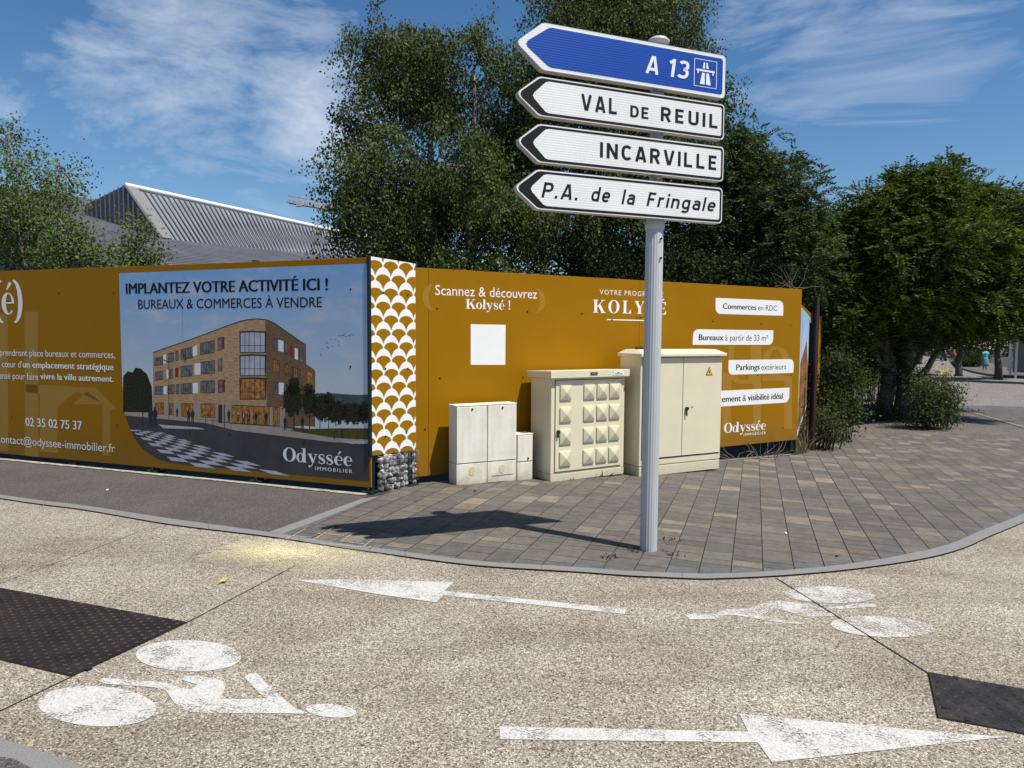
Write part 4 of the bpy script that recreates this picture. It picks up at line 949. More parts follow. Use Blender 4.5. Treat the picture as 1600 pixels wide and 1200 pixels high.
# ------------------------------------------------------------------ roadside cabinets
ROT = math.pi/2-R_(60.5)
def cab(name, fl, label, cat, group=None, rot=ROT, dz=0.0):
    g = G(*fl); return thing(name, (g.x, g.y, g.z+dz), rot, label, cat, group), g
def m_grp():                                        # weathered polyester cabinet shell
    m, N, L, P = nodes('weathered_grey_plastic'); P.inputs['Roughness'].default_value = .6
    tc = N.new('ShaderNodeTexCoord'); n = tex(N, L, 'Noise', tc.outputs['Object'], 5.0, Detail=8.0, Roughness=.7)
    r = ramp(N, [(.3, (.66, .63, .53)), (.55, (.77, .745, .64)), (.8, (.79, .77, .68))]); L.new(n.outputs['Fac'], r.inputs[0])
    mp = N.new('ShaderNodeMapping'); mp.inputs['Scale'].default_value = (18, 18, 2); L.new(tc.outputs['Object'], mp.inputs[0]); s = tex(N, L, 'Noise', mp.outputs[0], 1.0, Detail=6.0)
    sr = ramp(N, [(.35, (.84, .82, .77)), (.6, (1, 1, 1))]); L.new(s.outputs['Fac'], sr.inputs[0])
    sx = N.new('ShaderNodeSeparateXYZ'); L.new(tc.outputs['Object'], sx.inputs[0])          # splash dirt on the plinth
    dr = ramp(N, [(0, (.62, .57, .48)), (.10, (.86, .84, .80)), (.22, (1, 1, 1))]); ad = N.new('ShaderNodeMath'); ad.operation = 'MULTIPLY_ADD'; L.new(n.outputs['Fac'], ad.inputs[0]); ad.inputs[1].default_value = .25; ad.inputs[2].default_value = -.12
    a2 = N.new('ShaderNodeMath'); L.new(sx.outputs[2], a2.inputs[0]); L.new(ad.outputs[0], a2.inputs[1]); L.new(a2.outputs[0], dr.inputs[0])
    c = mixc(N, L, .6, r.outputs[0], sr.outputs[0], 'MULTIPLY'); c = mixc(N, L, 1.0, c, dr.outputs[0], 'MULTIPLY'); L.new(c, P.inputs['Base Color']); return m
grp = m_grp(); sticker_y = mat('faded_yellow_sticker', (.60, .54, .30), .6, .1)
def meter_box(t, w, h, d, hb, oval=True, lock=.5, lockz=None):
    k = MB(); k.box(0, .012, 0, w, d, hb-.003); k.box(.004, .004, 0, w-.004, .012, hb-.006); k.build('plinth', grp, t, .004)
    k = MB(); k.box(0, .016, hb+.003, w, d, h-.012); k.box(-.004, .002, h-.012, w+.004, d, h); k.build('body', grp, t, .004)
    dr = MB(); dr.box(.006, 0, hb+.004, w-.006, .016, h-.018); door = dr.build('door', grp, t, .004)
    lz = lockz or h-.045
    k = MB(); k.tube([(w*lock, -.001, lz), (w*lock, -.008, lz)], .011, 12); k.build('lock', m_dark, door)
    if oval:
        k = MB(); k.prism([(w*.5+.032*math.cos(R_(a)), hb*.58+.038*math.sin(R_(a))+(.02 if a < 180 else 0)) for a in range(0, 360, 20)], .0005, .0042); k.build('cable_sticker', sticker_y, t)
    return door
gL = G(713, 759.7); Lw = .372
d = Vector((math.sin(R_(60.5)), math.cos(R_(60.5)), 0))
grpname = 'pale plastic meter cabinets against the right hoarding'
t1 = thing('meter_cabinet', gL, ROT+R_(-1), 'stained pale grey meter cabinet, tall left unit of the plastic row', 'cabinet', grpname); dd = meter_box(t1, Lw-.003, .862, .20, .235)
k = MB(); k.box(.05, -.0012, .35, .31, -.0004, .43)
p2_ = gL+d*Lw
t2 = thing('meter_cabinet', (p2_.x, p2_.y, gz(p2_.x, p2_.y)), ROT, 'cleaner white meter cabinet, middle unit beside the stained one', 'cabinet', grpname); meter_box(t2, Lw-.003, .872, .20, .24)
k = MB(); k.box(.06, .002, .075, .33, .0045, .081); k.build('plinth_groove', m_dark, t2)
p3 = gL+d*(Lw*2+.004)
t3 = thing('meter_cabinet', (p3.x, p3.y, gz(p3.x, p3.y)), ROT, 'small low white meter cabinet between the plastic pair and the studded cabinet', 'cabinet', grpname); meter_box(t3, .205, .53, .17, .215, False, .68, .25)

# studded cabinet
def studded():
    t, g = cab('telecom_cabinet', (860, 754), 'cream cabinet with a door full of pyramid studs under an overhanging lid', 'cabinet', rot=math.pi/2-R_(59))
    w, dp, h = 1.05, .42, 1.165
    k = MB(); k.box(.0, .0, 0, w, dp, .085); k.build('plinth', m_cream, t, .004)
    k = MB(); k.box(0, .004, .088, w, dp, h); k.build('body', m_cream, t, .006)
    k = MB(); k.box(.05, .0015, .105, w-.05, .004, h-.02); k.build('door_gap', m_dark, t)
    dr = MB(); x0, x1, z0, z1 = .056, w-.056, .112, h-.027; dr.box(x0, -.006, z0, x1, .012, z1); door = dr.build('door', m_cream, t, .003)
    xs = [.075, .425, .635, .840]; sw, sh = .165, .165; gapz = (z1-z0-.03)/4
    st = MB(); xs = [.112, .440, .628, .811]; sw = .152
    st = MB()
    st.add([(-.0, 0, 0), (sw, 0, 0), (sw, 0, sh), (0, 0, sh), (0, -.014, .0), (sw, -.014, .0), (sw, -.014, sh), (0, -.014, sh), (sw/2, -.036, sh/2)], [(0, 1, 5, 4), (1, 2, 6, 5), (2, 3, 7, 6), (3, 0, 4, 7), (4, 5, 8), (5, 6, 8), (6, 7, 8), (7, 4, 8)])
    first = None
    for i in range(4):
        for x in xs:
            if first is None: o = first = st.build('stud', m_cream, door)
            else: o = first.copy(); C.objects.link(o); o.parent = door
            o.location = (x, -.006, z1-.055-sh-i*gapz+(.0))
    k = MB(); k.tube([(.088, -.006, .565), (.088, -.03, .565)], .020, 14); k.box(.075, -.026, .50, .092, -.02, .56); k.build('lock_handle', m_dark, door)
    l = MB(); l.add([(-.04, -.05, h), (w+.03, -.05, h), (w+.03, dp+.03, h), (-.04, dp+.03, h), (-.04, -.05, h+.085), (w+.03, -.05, h+.085), (w+.03, dp+.03, h+.065), (-.04, dp+.03, h+.065)], [(0, 3, 2, 1), (4, 5, 6, 7), (0, 1, 5, 4), (1, 2, 6, 5), (2, 3, 7, 6), (3, 0, 4, 7)])
    lid = l.build('lid', m_cream, t, .005)
    k = MB(); k.box(.50, -.053, h+.025, .60, -.051, h+.06); k.box(.515, -.055, h+.033, .585, -.053, h+.052, 1); k.build('name_plate', [m_dark, mat('grey_metal', (.2, .2, .2), .4, .1, metal=.5)], lid)
    k = MB(); k.box(.83, -.053, h+.018, .985, -.051, h+.068); k.box(.885, -.0535, h+.045, .92, -.053, h+.052, 1); k.box(.85, -.0535, h+.030, .962, -.053, h+.038, 1); k.build('white_sticker', [m_white, m_black], lid)
studded()
def tall():
    t, g = cab('power_cabinet', (998, 746), 'tall cream double-door power cabinet with a yellow warning triangle', 'cabinet', rot=math.pi/2-R_(62))
    w, dp, h = 1.285, .40, 1.425
    k = MB(); k.box(.006, .006, 0, w-.006, dp, .118); k.build('plinth', m_cream, t, .004)
    k = MB(); k.box(0, .004, .124, w, dp, h); k.build('body', m_cream, t, .008)
    k = MB(); k.box(.03, .001, .20, w-.03, .004, h-.006); k.build('door_gap', m_dark, t)
    for a, b in ((.036, w*.5-.004), (w*.5+.004, w-.014)):
        dr = MB(); dr.box(a, -.008, .215, b, .01, h-.012); do = dr.build('door', m_cream, t, .003)
    tri = [(w*.5+.36, 1.19), (w*.5+.47, 1.19), (w*.5+.415, 1.295)]
    k = MB(); cx, cz = w*.5+.415, 1.222
    k.prism(tri, -.0105, -.0085, 0); k.prism([(cx+(x-cx)*.74, cz+(z-cz)*.74) for x, z in tri], -.0125, -.0106, 1)
    k.prism([(cx+.006, cz+.038), (cx-.014, cz+.004), (cx-.001, cz+.004), (cx-.006, cz-.022), (cx+.015, cz+.012), (cx+.003, cz+.012)], -.0142, -.0126, 0)
    k.build('warning_triangle', [m_black, mat('warning_yellow', (.80, .50, .02), .5, .04)], do)
    k = MB(); x = w*.5+.06; k.tube([(x, -.008, .79), (x, -.035, .79)], .022, 14); k.box(x-.016, -.032, .70, x+.0, -.024, .78); k.build('lock_handle', m_dark, do)
    k = MB(); k.tube([(x+.09, -.006, .805), (x+.09, -.012, .805)], .010, 10); k.build('key_hole', m_dark, do)
    lid = MB(); o_ = .028
    lid.add([(-o_, -o_-.02, h), (w+o_, -o_-.02, h), (w+o_, dp+o_, h), (-o_, dp+o_, h), (-o_, -o_-.02, h+.035), (w+o_, -o_-.02, h+.035), (w+o_, dp+o_, h+.035), (-o_, dp+o_, h+.035), (.03, .09, h+.085), (w-.03, .09, h+.085), (w-.03, dp-.06, h+.085), (.03, dp-.06, h+.085)],
            [(0, 3, 2, 1), (0, 1, 5, 4), (1, 2, 6, 5), (2, 3, 7, 6), (3, 0, 4, 7), (4, 5, 9, 8), (5, 6, 10, 9), (6, 7, 11, 10), (7, 4, 8, 11), (8, 9, 10, 11)])
    lo = lid.build('lid', m_cream, t, .006)
    k = MB(); k.box(.10, .20, h+.085, .26, .24, h+.112); k.build('lifting_bracket', m_dark, lo)
tall()

# ------------------------------------------------------------------ direction signpost
def signpost():
    g = G(1013, 861); t = thing('signpost', g, 0, 'grey fluted pole carrying four stacked arrow-shaped direction blades', 'signpost')
    pole_m = mat('grey_pole_enamel', (.44, .455, .465), .38, .05, 2.0, spec=.5)
    nf = 20; fl = lambda a, z: 1-.035*(.5+.5*math.cos(a*nf))**.6
    b = MB(); b.lathe([(.064, -.02), (.064, .0), (.064, 1.0), (.064, 2.40), (.061, 2.415)], nf*8, 0, (0, 0), fl); b.build('pole', pole_m, t)
    b = MB(); b.lathe([(.060, 2.385), (.071, 2.395), (.073, 2.42), (.069, 2.44), (.058, 2.475), (.054, 2.50), (.051, 2.51)], 32); b.build('collar', pole_m, t)
    b = MB(); b.lathe([(.048, 2.45), (.048, 3.70), (.046, 3.71)], 32)
    b.build('upper_tube', mat('aluminium_tube', (.34, .35, .36), .4, .1, metal=.4), t)
    b = MB(); b.lathe([(.055, 3.70), (.078, 3.712), (.08, 3.725), (.06, 3.745), (.03, 3.755), (.003, 3.757)], 28); b.build('cap', mat('pale_plastic_cap', (.5, .5, .48), .5, .05), t)
    b = MB()
    for z in (2.18, 2.32): b.tube([(.034, -.05, z), (.040, -.064, z)], .008, 10)
    b.build('set_screws', m_dark, t)
    AZ = 68.4; rot = math.pi/2-R_(AZ); nrm = Vector((math.cos(R_(AZ)), -math.sin(R_(AZ)), 0)); o = Vector((g.x, g.y, 0))+nrm*.1; art = Art(o, AZ)
    def m_face(name, col):                            # ribbed retroreflective sheeting
        m, N, L, P = nodes(name); P.inputs['Base Color'].default_value = col+(1,); P.inputs['Roughness'].default_value = .38
        tc = N.new('ShaderNodeTexCoord'); sx = N.new('ShaderNodeSeparateXYZ'); L.new(tc.outputs['Object'], sx.inputs[0])
        mt = N.new('ShaderNodeMath'); mt.operation = 'MULTIPLY'; L.new(sx.outputs[2], mt.inputs[0]); mt.inputs[1].default_value = 2*math.pi/.0165
        sn = N.new('ShaderNodeMath'); sn.operation = 'SINE'; L.new(mt.outputs[0], sn.inputs[0])
        bp = N.new('ShaderNodeBump'); bp.inputs['Strength'].default_value = .22; bp.inputs['Distance'].default_value = .0010; L.new(sn.outputs[0], bp.inputs['Height']); L.new(bp.outputs[0], P.inputs['Normal'])
        n = tex(N, L, 'Noise', tc.outputs['Object'], 3.0, Detail=6.0); r = ramp(N, [(.3, tuple(c*.92 for c in col)), (.7, col)]); L.new(n.outputs['Fac'], r.inputs[0]); L.new(r.outputs[0], P.inputs['Base Color'])
        return m
    wf = m_face('white_sign_sheeting', (.80, .80, .78)); bf = m_face('blue_sign_sheeting', (.003, .058, .36)); alu = mat('sign_edge_aluminium', (.42, .42, .42), .4, .08, metal=.5)
    whf = mat('white_sign_letters', (.80, .80, .80), .4, .03); blk = mat('black_sign_letters', (.009, .009, .010), .65, .1, spec=.2)
    def outline(s0, s1, z0, z1, tip, r, ins):          # arrow pointing left, rounded corners
        zm = (z0+z1)/2; q = 6; s1 -= ins; z0 += ins; z1 -= ins; pts = []
        sl = (s0-tip)/((z1-z0)/2+1e-6); tipx = tip+ins*1.25; s0 = s0+ins*.45
        for cx, cz, a0 in ((s1-r, z1-r, 90), (s1-r, z0+r, 0)): pts += [(cx+r*math.cos(R_(a0-90*k/q)), cz+r*math.sin(R_(a0-90*k/q))) for k in range(q+1)]
        rr = .02
        pts += [(s0+rr*.8, z0), (s0-rr*.4, z0+rr*.35), (tipx+rr*.5, zm-rr*1.0), (tipx, zm), (tipx+rr*.5, zm+rr*1.0), (s0-rr*.4, z1-rr*.35), (s0+rr*.8, z1)]
        return pts
    def blade(s0, s1, z0, z1, tip, blue, label, txt):
        k = MB(); k.prism(outline(s0, s1, z0, z1, tip, .03, 0), 0, .05); body = k.build('sign_blade', [alu], t); body.location = (o-Vector((g.x, g.y, 0))).to_tuple()[:2]+(-g.z,); body.rotation_euler.z = rot
        body['label'] = label
        if blue:
            art.poly(outline(s0, s1, z0, z1, tip, .028, .004), wf, .0012); art.poly(outline(s0+.035, s1, z0, z1, tip+.028, .02, .026), bf, .0022)
        else:
            art.poly(outline(s0, s1, z0, z1, tip, .028, .003), wf, .0012); art.poly(outline(s0+.004, s1, z0, z1, tip+.004, .024, .010), blk, .0022); art.poly(outline(s0+.045, s1, z0, z1, tip+.072, .016, .027), wf, .0032)
        f = art.build('sign_face', body); art.cur = body; txt()
        if art.v: art.build('motorway_symbol' if blue else 'lettering', body)
        k = MB(); zm = (z0+z1)/2
        for z in (z0+.06, z1-.06): k.tube([(.0, .05, z), (.0, .06, z)], .02, 8); k.box(-.075, .05, z-.012, .075, .06, z+.012)
        k.build('bracket', alu, body)
    LO = .0042
    def t1():
        art.sign('A', (1008, 114.8), (1028, 117), 86.3, whf, LO, .1, w=.16); art.sign('13', (1045, 120), (1076, 124.5), 91.5, whf, LO, .12, .36, .17); art.build('lettering', art.cur)
        s0, z1 = art.px(1084.5, 91); s1, z0 = art.px(1119, 139); z1 = art.px(1101, 93.7)[1]; z0 = art.px(1101, 136.8)[1]; w, h = s1-s0, z1-z0; P = lambda x, y: (s0+x*w, z0+y*h); fr = .025
        for a in ((0, 0, 1, fr*.8), (0, 1-fr*.8, 1, 1), (0, 0, fr, 1), (1-fr, 0, 1, 1)): art.poly([P(a[0], a[1]), P(a[2], a[1]), P(a[2], a[3]), P(a[0], a[3])], whf, LO)
        for sg in (-1, 1):
            art.poly([P(.5+sg*.03, .10), P(.5+sg*.24, .10), P(.5+sg*.15, .52), P(.5+sg*.03, .52)], whf, LO)
            art.poly([P(.5+sg*.03, .68), P(.5+sg*.13, .68), P(.5+sg*.085, .90), P(.5+sg*.03, .90)], whf, LO)
            art.poly([P(.5+sg*.30, .48), P(.5+sg*.36, .48), P(.5+sg*.36, .62), P(.5+sg*.30, .62)], whf, LO)
        art.poly([P(.10, .565), P(.90, .565), P(.90, .635), P(.10, .635)], whf, LO+.0008)
    def t2():
        art.sign('VAL', (907.5, 172), (963.3, 179.3), 146.8, blk, LO, 0, .42); art.build('lettering', art.cur); art.sign('DE', (984.3, 182.7), (1012.6, 186.7), 164.3, blk, LO, 0, .40); art.build('lettering', art.cur); art.sign('REUIL', (1032, 188.8), (1120.5, 201.3), 166.5, blk, LO, 0, .46)
    def t3(): art.sign('INCARVILLE', (937, 246), (1118.5, 266.3), 222, blk, LO, 0, .42)
    def t4(): [(art.sign(*a_, blk, LO, .2, .36, .16), art.build('lettering', art.cur)) for a_ in (('P.A.', (845.5, 309), (902, 313), 284.5), ('de', (923.5, 314.5), (953, 317), 291), ('la', (970.5, 319), (992, 320.7), 295.5), ('Fringale', (1009.5, 321.8), (1117.5, 331.4), 299.5))]
    blade(-.952, .515, 3.348, 3.656, -1.13, True, 'blue motorway blade reading A 13, topmost', t1)
    blade(-.977, .515, 3.050, 3.308, -1.125, False, 'white blade reading VAL DE REUIL', t2)
    blade(-.977, .520, 2.749, 3.002, -1.12, False, 'white blade reading INCARVILLE', t3)
    blade(-.985, .517, 2.442, 2.705, -1.135, False, 'white blade reading P.A. de la Fringale, lowest', t4)
signpost()

# ------------------------------------------------------------------ trees and plants
def rot_basis(d):
    d = d/np.linalg.norm(d, axis=1, keepdims=True); u = np.cross(d, np.array([[0.31, 0.17, 0.93]])); u /= np.linalg.norm(u, axis=1, keepdims=True)+1e-9
    return d, u, np.cross(d, u)
def leaves_mesh(name, c, ax, w, L_, m, parent, g, fold=.25):
    """c centres, ax long axes (unit), w width, L_ length: one folded diamond per leaf"""
    n = len(c); d, u, v = rot_basis(ax); a = g.uniform(0, 2*np.pi, (n, 1)); s = u*np.cos(a)+v*np.sin(a); nn = np.cross(d, s)
    L_ = np.broadcast_to(L_, n)[:, None]; w = np.broadcast_to(w, n)[:, None]
    p = np.stack([c-d*L_/2, c+s*w/2+nn*w*fold, c+d*L_/2, c-s*w/2+nn*w*fold], 1).reshape(-1, 3).astype(np.float32)
    me = bpy.data.meshes.new(name); me.vertices.add(4*n); me.vertices.foreach_set('co', p.ravel())
    idx = np.arange(4*n).reshape(n, 4); tri = np.concatenate([idx[:, [0, 1, 2]], idx[:, [0, 2, 3]]], 1).reshape(-1, 3)
    me.loops.add(6*n); me.loops.foreach_set('vertex_index', tri.ravel().astype(np.int32)); me.polygons.add(2*n)
    me.polygons.foreach_set('loop_start', np.arange(0, 6*n, 3, dtype=np.int32)); me.polygons.foreach_set('loop_total', np.full(2*n, 3, np.int32)); me.update(); me.validate()
    return link(name, me, m, parent)
def in_blobs(blobs, n, g, shell=.45):
    """points spread through a union of ellipsoids, thicker towards the outside"""
    vol = np.array([(b[1][0]*b[1][1]*b[1][2])**.72 for b in blobs]); k = g.choice(len(blobs), n, p=vol/vol.sum())
    d = g.normal(size=(n, 3)); d /= np.linalg.norm(d, axis=1, keepdims=True); r = g.uniform(0, 1, (n, 1))**shell
    r *= 1+g.normal(0, .09, (n, 1)); c = np.array([b[0] for b in blobs])[k]; rad = np.array([b[1] for b in blobs])[k]
    return c+d*r*rad, d
def crown(parent, blobs, mode, n, m, seed, leaf=.06, name='crown', voids=0, vsize=1.0):
    g = np.random.default_rng(seed); p, out = in_blobs(blobs, n, g)
    if voids:                                                 # openings between the boughs
        vc, _ = in_blobs(blobs, voids, g, .25); vr = g.uniform(.22, .48, voids)*vsize
        ok = (np.linalg.norm(p[:, None]-vc[None], axis=2) > vr[None]).all(1); p, out = p[ok], out[ok]; n = len(p)
    if mode == 'birch':                                       # hanging strands of small leaves
        k = 74; hang = out*np.array([.9, .9, .35])+np.array([0, 0, -.55])+g.normal(0, .35, (n, 3)); hang /= np.linalg.norm(hang, axis=1, keepdims=True)
        ln = g.uniform(.35, .95, (n, 1, 1)); t = g.uniform(0, 1, (n, k, 1)); sag = np.array([0, 0, -.35])*t*t*ln
        c = p[:, None]+hang[:, None]*t*ln+sag+g.normal(0, .085, (n, k, 3)); a = hang[:, None]*.4+np.array([0, 0, -.8])+g.normal(0, .6, (n, k, 3))
    elif mode == 'frond':                                     # feather leaves: leaflets in pairs along drooping stalks, fanned from each twig end
        nf, pr = 7, 9; f = out[:, None]*.55+np.array([0, 0, .12])+g.normal(0, .62, (n, nf, 3)); f /= np.linalg.norm(f, axis=2, keepdims=True)
        ln = g.uniform(.28, .46, (n, nf, 1)); t = (np.arange(pr)+.6)/pr; side = np.cross(f, np.array([0, 0, 1.])); side /= np.linalg.norm(side, axis=2, keepdims=True)+1e-9
        st = p[:, None]+g.normal(0, .10, (n, nf, 3)); c, a = [], []
        for sg in (-1, 1):
            ctr = st[:, :, None]+f[:, :, None]*(t*1.0)[None, None, :, None]*ln[:, :, None]+np.array([0, 0, -.35])*(t**2)[None, None, :, None]*ln[:, :, None]
            dd = side*sg*.85+f*.5; dd = dd[:, :, None]+np.zeros((1, 1, pr, 1))+g.normal(0, .12, (n, nf, pr, 3)); c.append(ctr+dd*leaf*.5); a.append(dd)
        c = np.stack(c, 3).reshape(n, -1, 3); a = np.stack(a, 3).reshape(n, -1, 3)
    else:                                                     # leafy tufts round each twig end
        k = 30; c = p[:, None]+g.normal(0, .13, (n, k, 3)); a = out[:, None]*.5+g.normal(0, .8, (n, k, 3))+np.array([0, 0, -.15])
    c = c.reshape(-1, 3); a = a.reshape(-1, 3)
    N_ = len(c); L_ = leaf*g.uniform(.7, 1.25, N_); wd = {'birch': .72, 'frond': .40}.get(mode, .58)
    return leaves_mesh(name, c, a, L_*wd, L_, m, parent, g), p
def limbs(parent, base, stems, blobs, tips, m, seed, r0=.12, name='trunk'):
    q = random.Random(seed); b = MB(); b0 = Vector(base)
    def path(a, z, n=7, wob=.05, sag=0.0):
        l = (z-a).length; return [a.lerp(z, i/n)+Vector((q.gauss(0, wob), q.gauss(0, wob), q.gauss(0, wob*.5)))*(l*.35 if 0 < i < n else 0)+Vector((0, 0, sag*math.sin(math.pi*i/n)*l)) for i in range(n+1)]
    trunks = []
    for (dx, dy, top) in stems:
        a = b0+Vector((dx, dy, -.15)); p = path(a, Vector(top), 10, .03); trunks.append(p); b.tube(p, [r0*(1-.82*i/10)*(1.25 if i == 0 else 1) for i in range(11)], 10)
    for c, r in blobs:
        c = Vector(c); t = min(trunks, key=lambda p: min((x-c).length for x in p)); cand = [x for x in t if x.z < c.z] or [t[2]]
        s = min(cand[1:] or cand, key=lambda x: (x-c).length+abs((c.z-x.z)-.6*math.hypot(c.x-x.x, c.y-x.y))); f = max(.25, 1-(s.z-b0.z)/(trunks[0][-1].z-b0.z+.1)); rr = r0*.42*f+.012
        p = path(s, c, 7, .06, .06); b.tube(p, [rr*(1-.75*i/7) for i in range(8)], 7)
        mine = [Vector(x) for x in tips if ((x[0]-c.x)/r[0])**2+((x[1]-c.y)/r[1])**2+((x[2]-c.z)/r[2])**2 < 1.3]
        for x in q.sample(mine, min(len(mine), 16)):
            y = p[q.randint(2, 7)]; b.tube(path(y, x, 5, .07, .05), [rr*.30*(1-.8*i/5)+.003 for i in range(6)], 5, caps=False)
    return b.build(name, m, parent)
def blobs_at(px, D, deep=1.0, seed=1):
    q = random.Random(seed); o = []
    for e_ in px:
        u, v, ru, rv = e_[:4]; y = D+(e_[4] if len(e_) > 4 else q.uniform(-.5, .5)*deep); p = at(u, v, y); k = y/F
        o.append(((p.x, p.y, p.z), (ru*k, (ru+rv)/2*k*1.05, rv*k)))
    return o
def tree(name, label, cat, D, base_u, px, mode, n, lm, bm_, seed, stems, leaf=.06, deep=1.5, r0=.12, group=None):
    x = at(base_u, 530, D); g = Vector((x.x, x.y, gz(x.x, x.y))); t = thing(name, g, 0, label, cat, group)
    bl = [((c[0]-g.x, c[1]-g.y, c[2]-g.z), r) for c, r in blobs_at(px, D, deep, seed)]
    cr, tips = crown(t, bl, mode, n, lm, seed, leaf, 'crown', 40 if mode == 'birch' else 18 if mode == 'frond' else 0, 1.25 if mode == 'birch' else .9)
    limbs(t, (0, 0, 0), [(dx, dy, tuple(at(u, v, D)-g)) for dx, dy, u, v in stems], bl, tips, bm_, seed, r0); return t
lf_birch = m_leaf('birch_leaf', (.019, .034, .008), (.108, .140, .034), .26, .55)
lf_rob = m_leaf('feather_leaf', (.009, .028, .005), (.115, .165, .016), .24, 1.3)
lf_rob2 = m_leaf('dark_feather_leaf', (.012, .032, .009), (.085, .130, .032), .24, .7)
lf_sap = m_leaf('young_leaf', (.045, .078, .016), (.16, .215, .045), .35, 1.6)
lf_bush = m_leaf('shrub_leaf', (.011, .026, .007), (.062, .095, .022), .3, 2.2)
lf_dry = m_leaf('dry_grass', (.11, .085, .040), (.30, .25, .13), .3, 3.0)
lf_weed = m_leaf('weed_leaf', (.028, .044, .014), (.11, .125, .042), .3, 3.0)

BG = 'trees standing behind the hoardings'
tree('birch_tree', 'broad birch with drooping twigs rising behind the joint of the two hoardings', 'tree', 15.0, 690,
     [(578, 50, 28, 30), (598, 108, 38, 48), (645, 95, 42, 50), (700, 85, 50, 42), (752, 85, 36, 42), (775, 130, 36, 60), (560, 185, 30, 26), (600, 195, 52, 48), (660, 170, 60, 55), (720, 165, 56, 60), (570, 255, 44, 34), (640, 255, 64, 54), (715, 250, 70, 58), (780, 235, 44, 70),
      (556, 300, 28, 28), (600, 330, 58, 44), (670, 335, 66, 54), (745, 330, 66, 60), (570, 372, 46, 34), (630, 400, 70, 40), (720, 405, 80, 44), (532, 328, 18, 14), (528, 182, 16, 9), (790, 330, 40, 60)],
     'birch', 2500, lf_birch, m_birchbark, 11, [(0, 0, 665, 90), (.3, .1, 740, 110)], .064, 2.6, .17, BG)
tree('birch_tree', 'tallest birch, behind the direction blades, its top cut off by the frame', 'tree', 16.0, 930,
     [(900, -30, 60, 50), (965, -50, 70, 60), (1030, -20, 52, 44), (1070, 20, 24, 40), (880, 40, 46, 44), (940, 40, 66, 54), (1010, 55, 60, 50), (1062, 75, 30, 22), (850, 110, 40, 60), (910, 120, 66, 64), (985, 130, 76, 70), (1060, 130, 50, 60), (1095, 155, 30, 50), (840, 200, 46, 60), (905, 220, 72, 64), (985, 225, 76, 66), (1060, 220, 60, 60),
      (840, 300, 54, 60), (920, 310, 76, 60), (1005, 315, 76, 60), (840, 390, 70, 46), (930, 400, 80, 44), (1020, 400, 80, 44)],
     'birch', 2850, lf_birch, m_birchbark, 12, [(0, 0, 950, -10), (-.3, .1, 890, 60)], .064, 2.6, .19, BG)
tree('false_acacia', 'dark feathery-leaved tree between the signs and the end of the right hoarding', 'tree', 15.5, 1160,
     [(1165, 232, 34, 34), (1190, 262, 34, 30), (1130, 275, 50, 46), (1225, 270, 38, 30), (1250, 290, 28, 26), (1180, 310, 60, 50), (1245, 330, 44, 42), (1100, 330, 50, 60), (1165, 370, 70, 50), (1240, 390, 54, 46), (1095, 410, 60, 46), (1170, 425, 70, 30), (1262, 420, 40, 40), (1285, 370, 24, 40)],
     'frond', 760, lf_rob2, m_bark, 13, [(0, 0, 1165, 260), (.3, 0, 1225, 310)], .085, 2.0, .14, BG)
# front tree on the pavement: two furrowed trunks and a low spreading crown
g = G(1402, 655); D4 = g.y
def front_tree():
    t = thing('false_acacia', g, 0, 'low spreading tree with two furrowed trunks and yellow-green shoots on the pavement', 'tree')
    px = [(1480, 268, 24, 16, -.5), (1452, 290, 20, 14), (1410, 282, 16, 12), (1345, 318, 18, 14), (1545, 305, 18, 14), (1410, 295, 34, 26), (1482, 285, 30, 24, -.6), (1376, 335, 46, 36), (1440, 325, 52, 42, -.8), (1505, 325, 46, 40), (1555, 335, 40, 36), (1330, 370, 40, 36), (1298, 400, 30, 40), (1300, 360, 26, 26), (1390, 390, 60, 46, -1.0), (1460, 385, 66, 52, -1.2), (1530, 390, 62, 50, -.8), (1590, 385, 50, 50), (1600, 345, 36, 34), (1650, 390, 60, 70), (1320, 430, 34, 40), (1370, 450, 56, 46, -.7), (1440, 460, 66, 46, -1.0), (1510, 465, 60, 46, -.6), (1575, 455, 50, 44), (1330, 480, 34, 36), (1385, 495, 46, 26), (1450, 508, 52, 26, -.4), (1505, 498, 44, 26), (1560, 488, 34, 24), (1312, 505, 26, 30, -.6), (1288, 440, 32, 44, -1.0), (1300, 495, 36, 36, -.9), (1340, 515, 36, 22, -.6), (1300, 470, 40, 50, 1.5), (1350, 500, 50, 30, 2.0), (1420, 505, 60, 28, 2.5), (1490, 485, 60, 30, 2.5), (1560, 470, 60, 34, 2.0)]
    bl = [((c[0]-g.x, c[1]-g.y, c[2]-g.z), r) for c, r in blobs_at(px, D4, 2.2, 14)]
    cr, tips = crown(t, bl, 'frond', 2700, lf_rob, 14, .085, 'crown', 16, .7)
    limbs(t, (0, 0, 0), [(-.22, 0, tuple(at(1378, 380, D4)-g)), (.13, -.03, tuple(at(1418, 375, D4-.1)-g))], [b_ for b_ in bl if b_[0][2] > 2.05], tips, m_bark, 14, .20)
front_tree()
SB = 'young trees behind the left hoarding'
tree('young_tree', 'light green multi-stemmed young tree at the left edge above the hoarding', 'tree', 11.2, 60,
     [(12, 215, 14, 30), (18, 255, 22, 26), (52, 250, 26, 22), (90, 258, 24, 18), (118, 262, 14, 10), (20, 310, 36, 36), (75, 305, 44, 34), (110, 300, 22, 20), (-20, 340, 40, 60), (40, 360, 50, 36), (95, 355, 40, 36), (125, 375, 26, 28), (30, 405, 56, 26), (95, 405, 52, 28), (150, 400, 30, 20)],
     'tuft', 420, lf_sap, m_bark, 15, [(0, 0, 15, 200), (.1, 0, 88, 250), (-.1, .1, 40, 260), (.2, 0, 115, 290)], .055, .9, .035, SB)
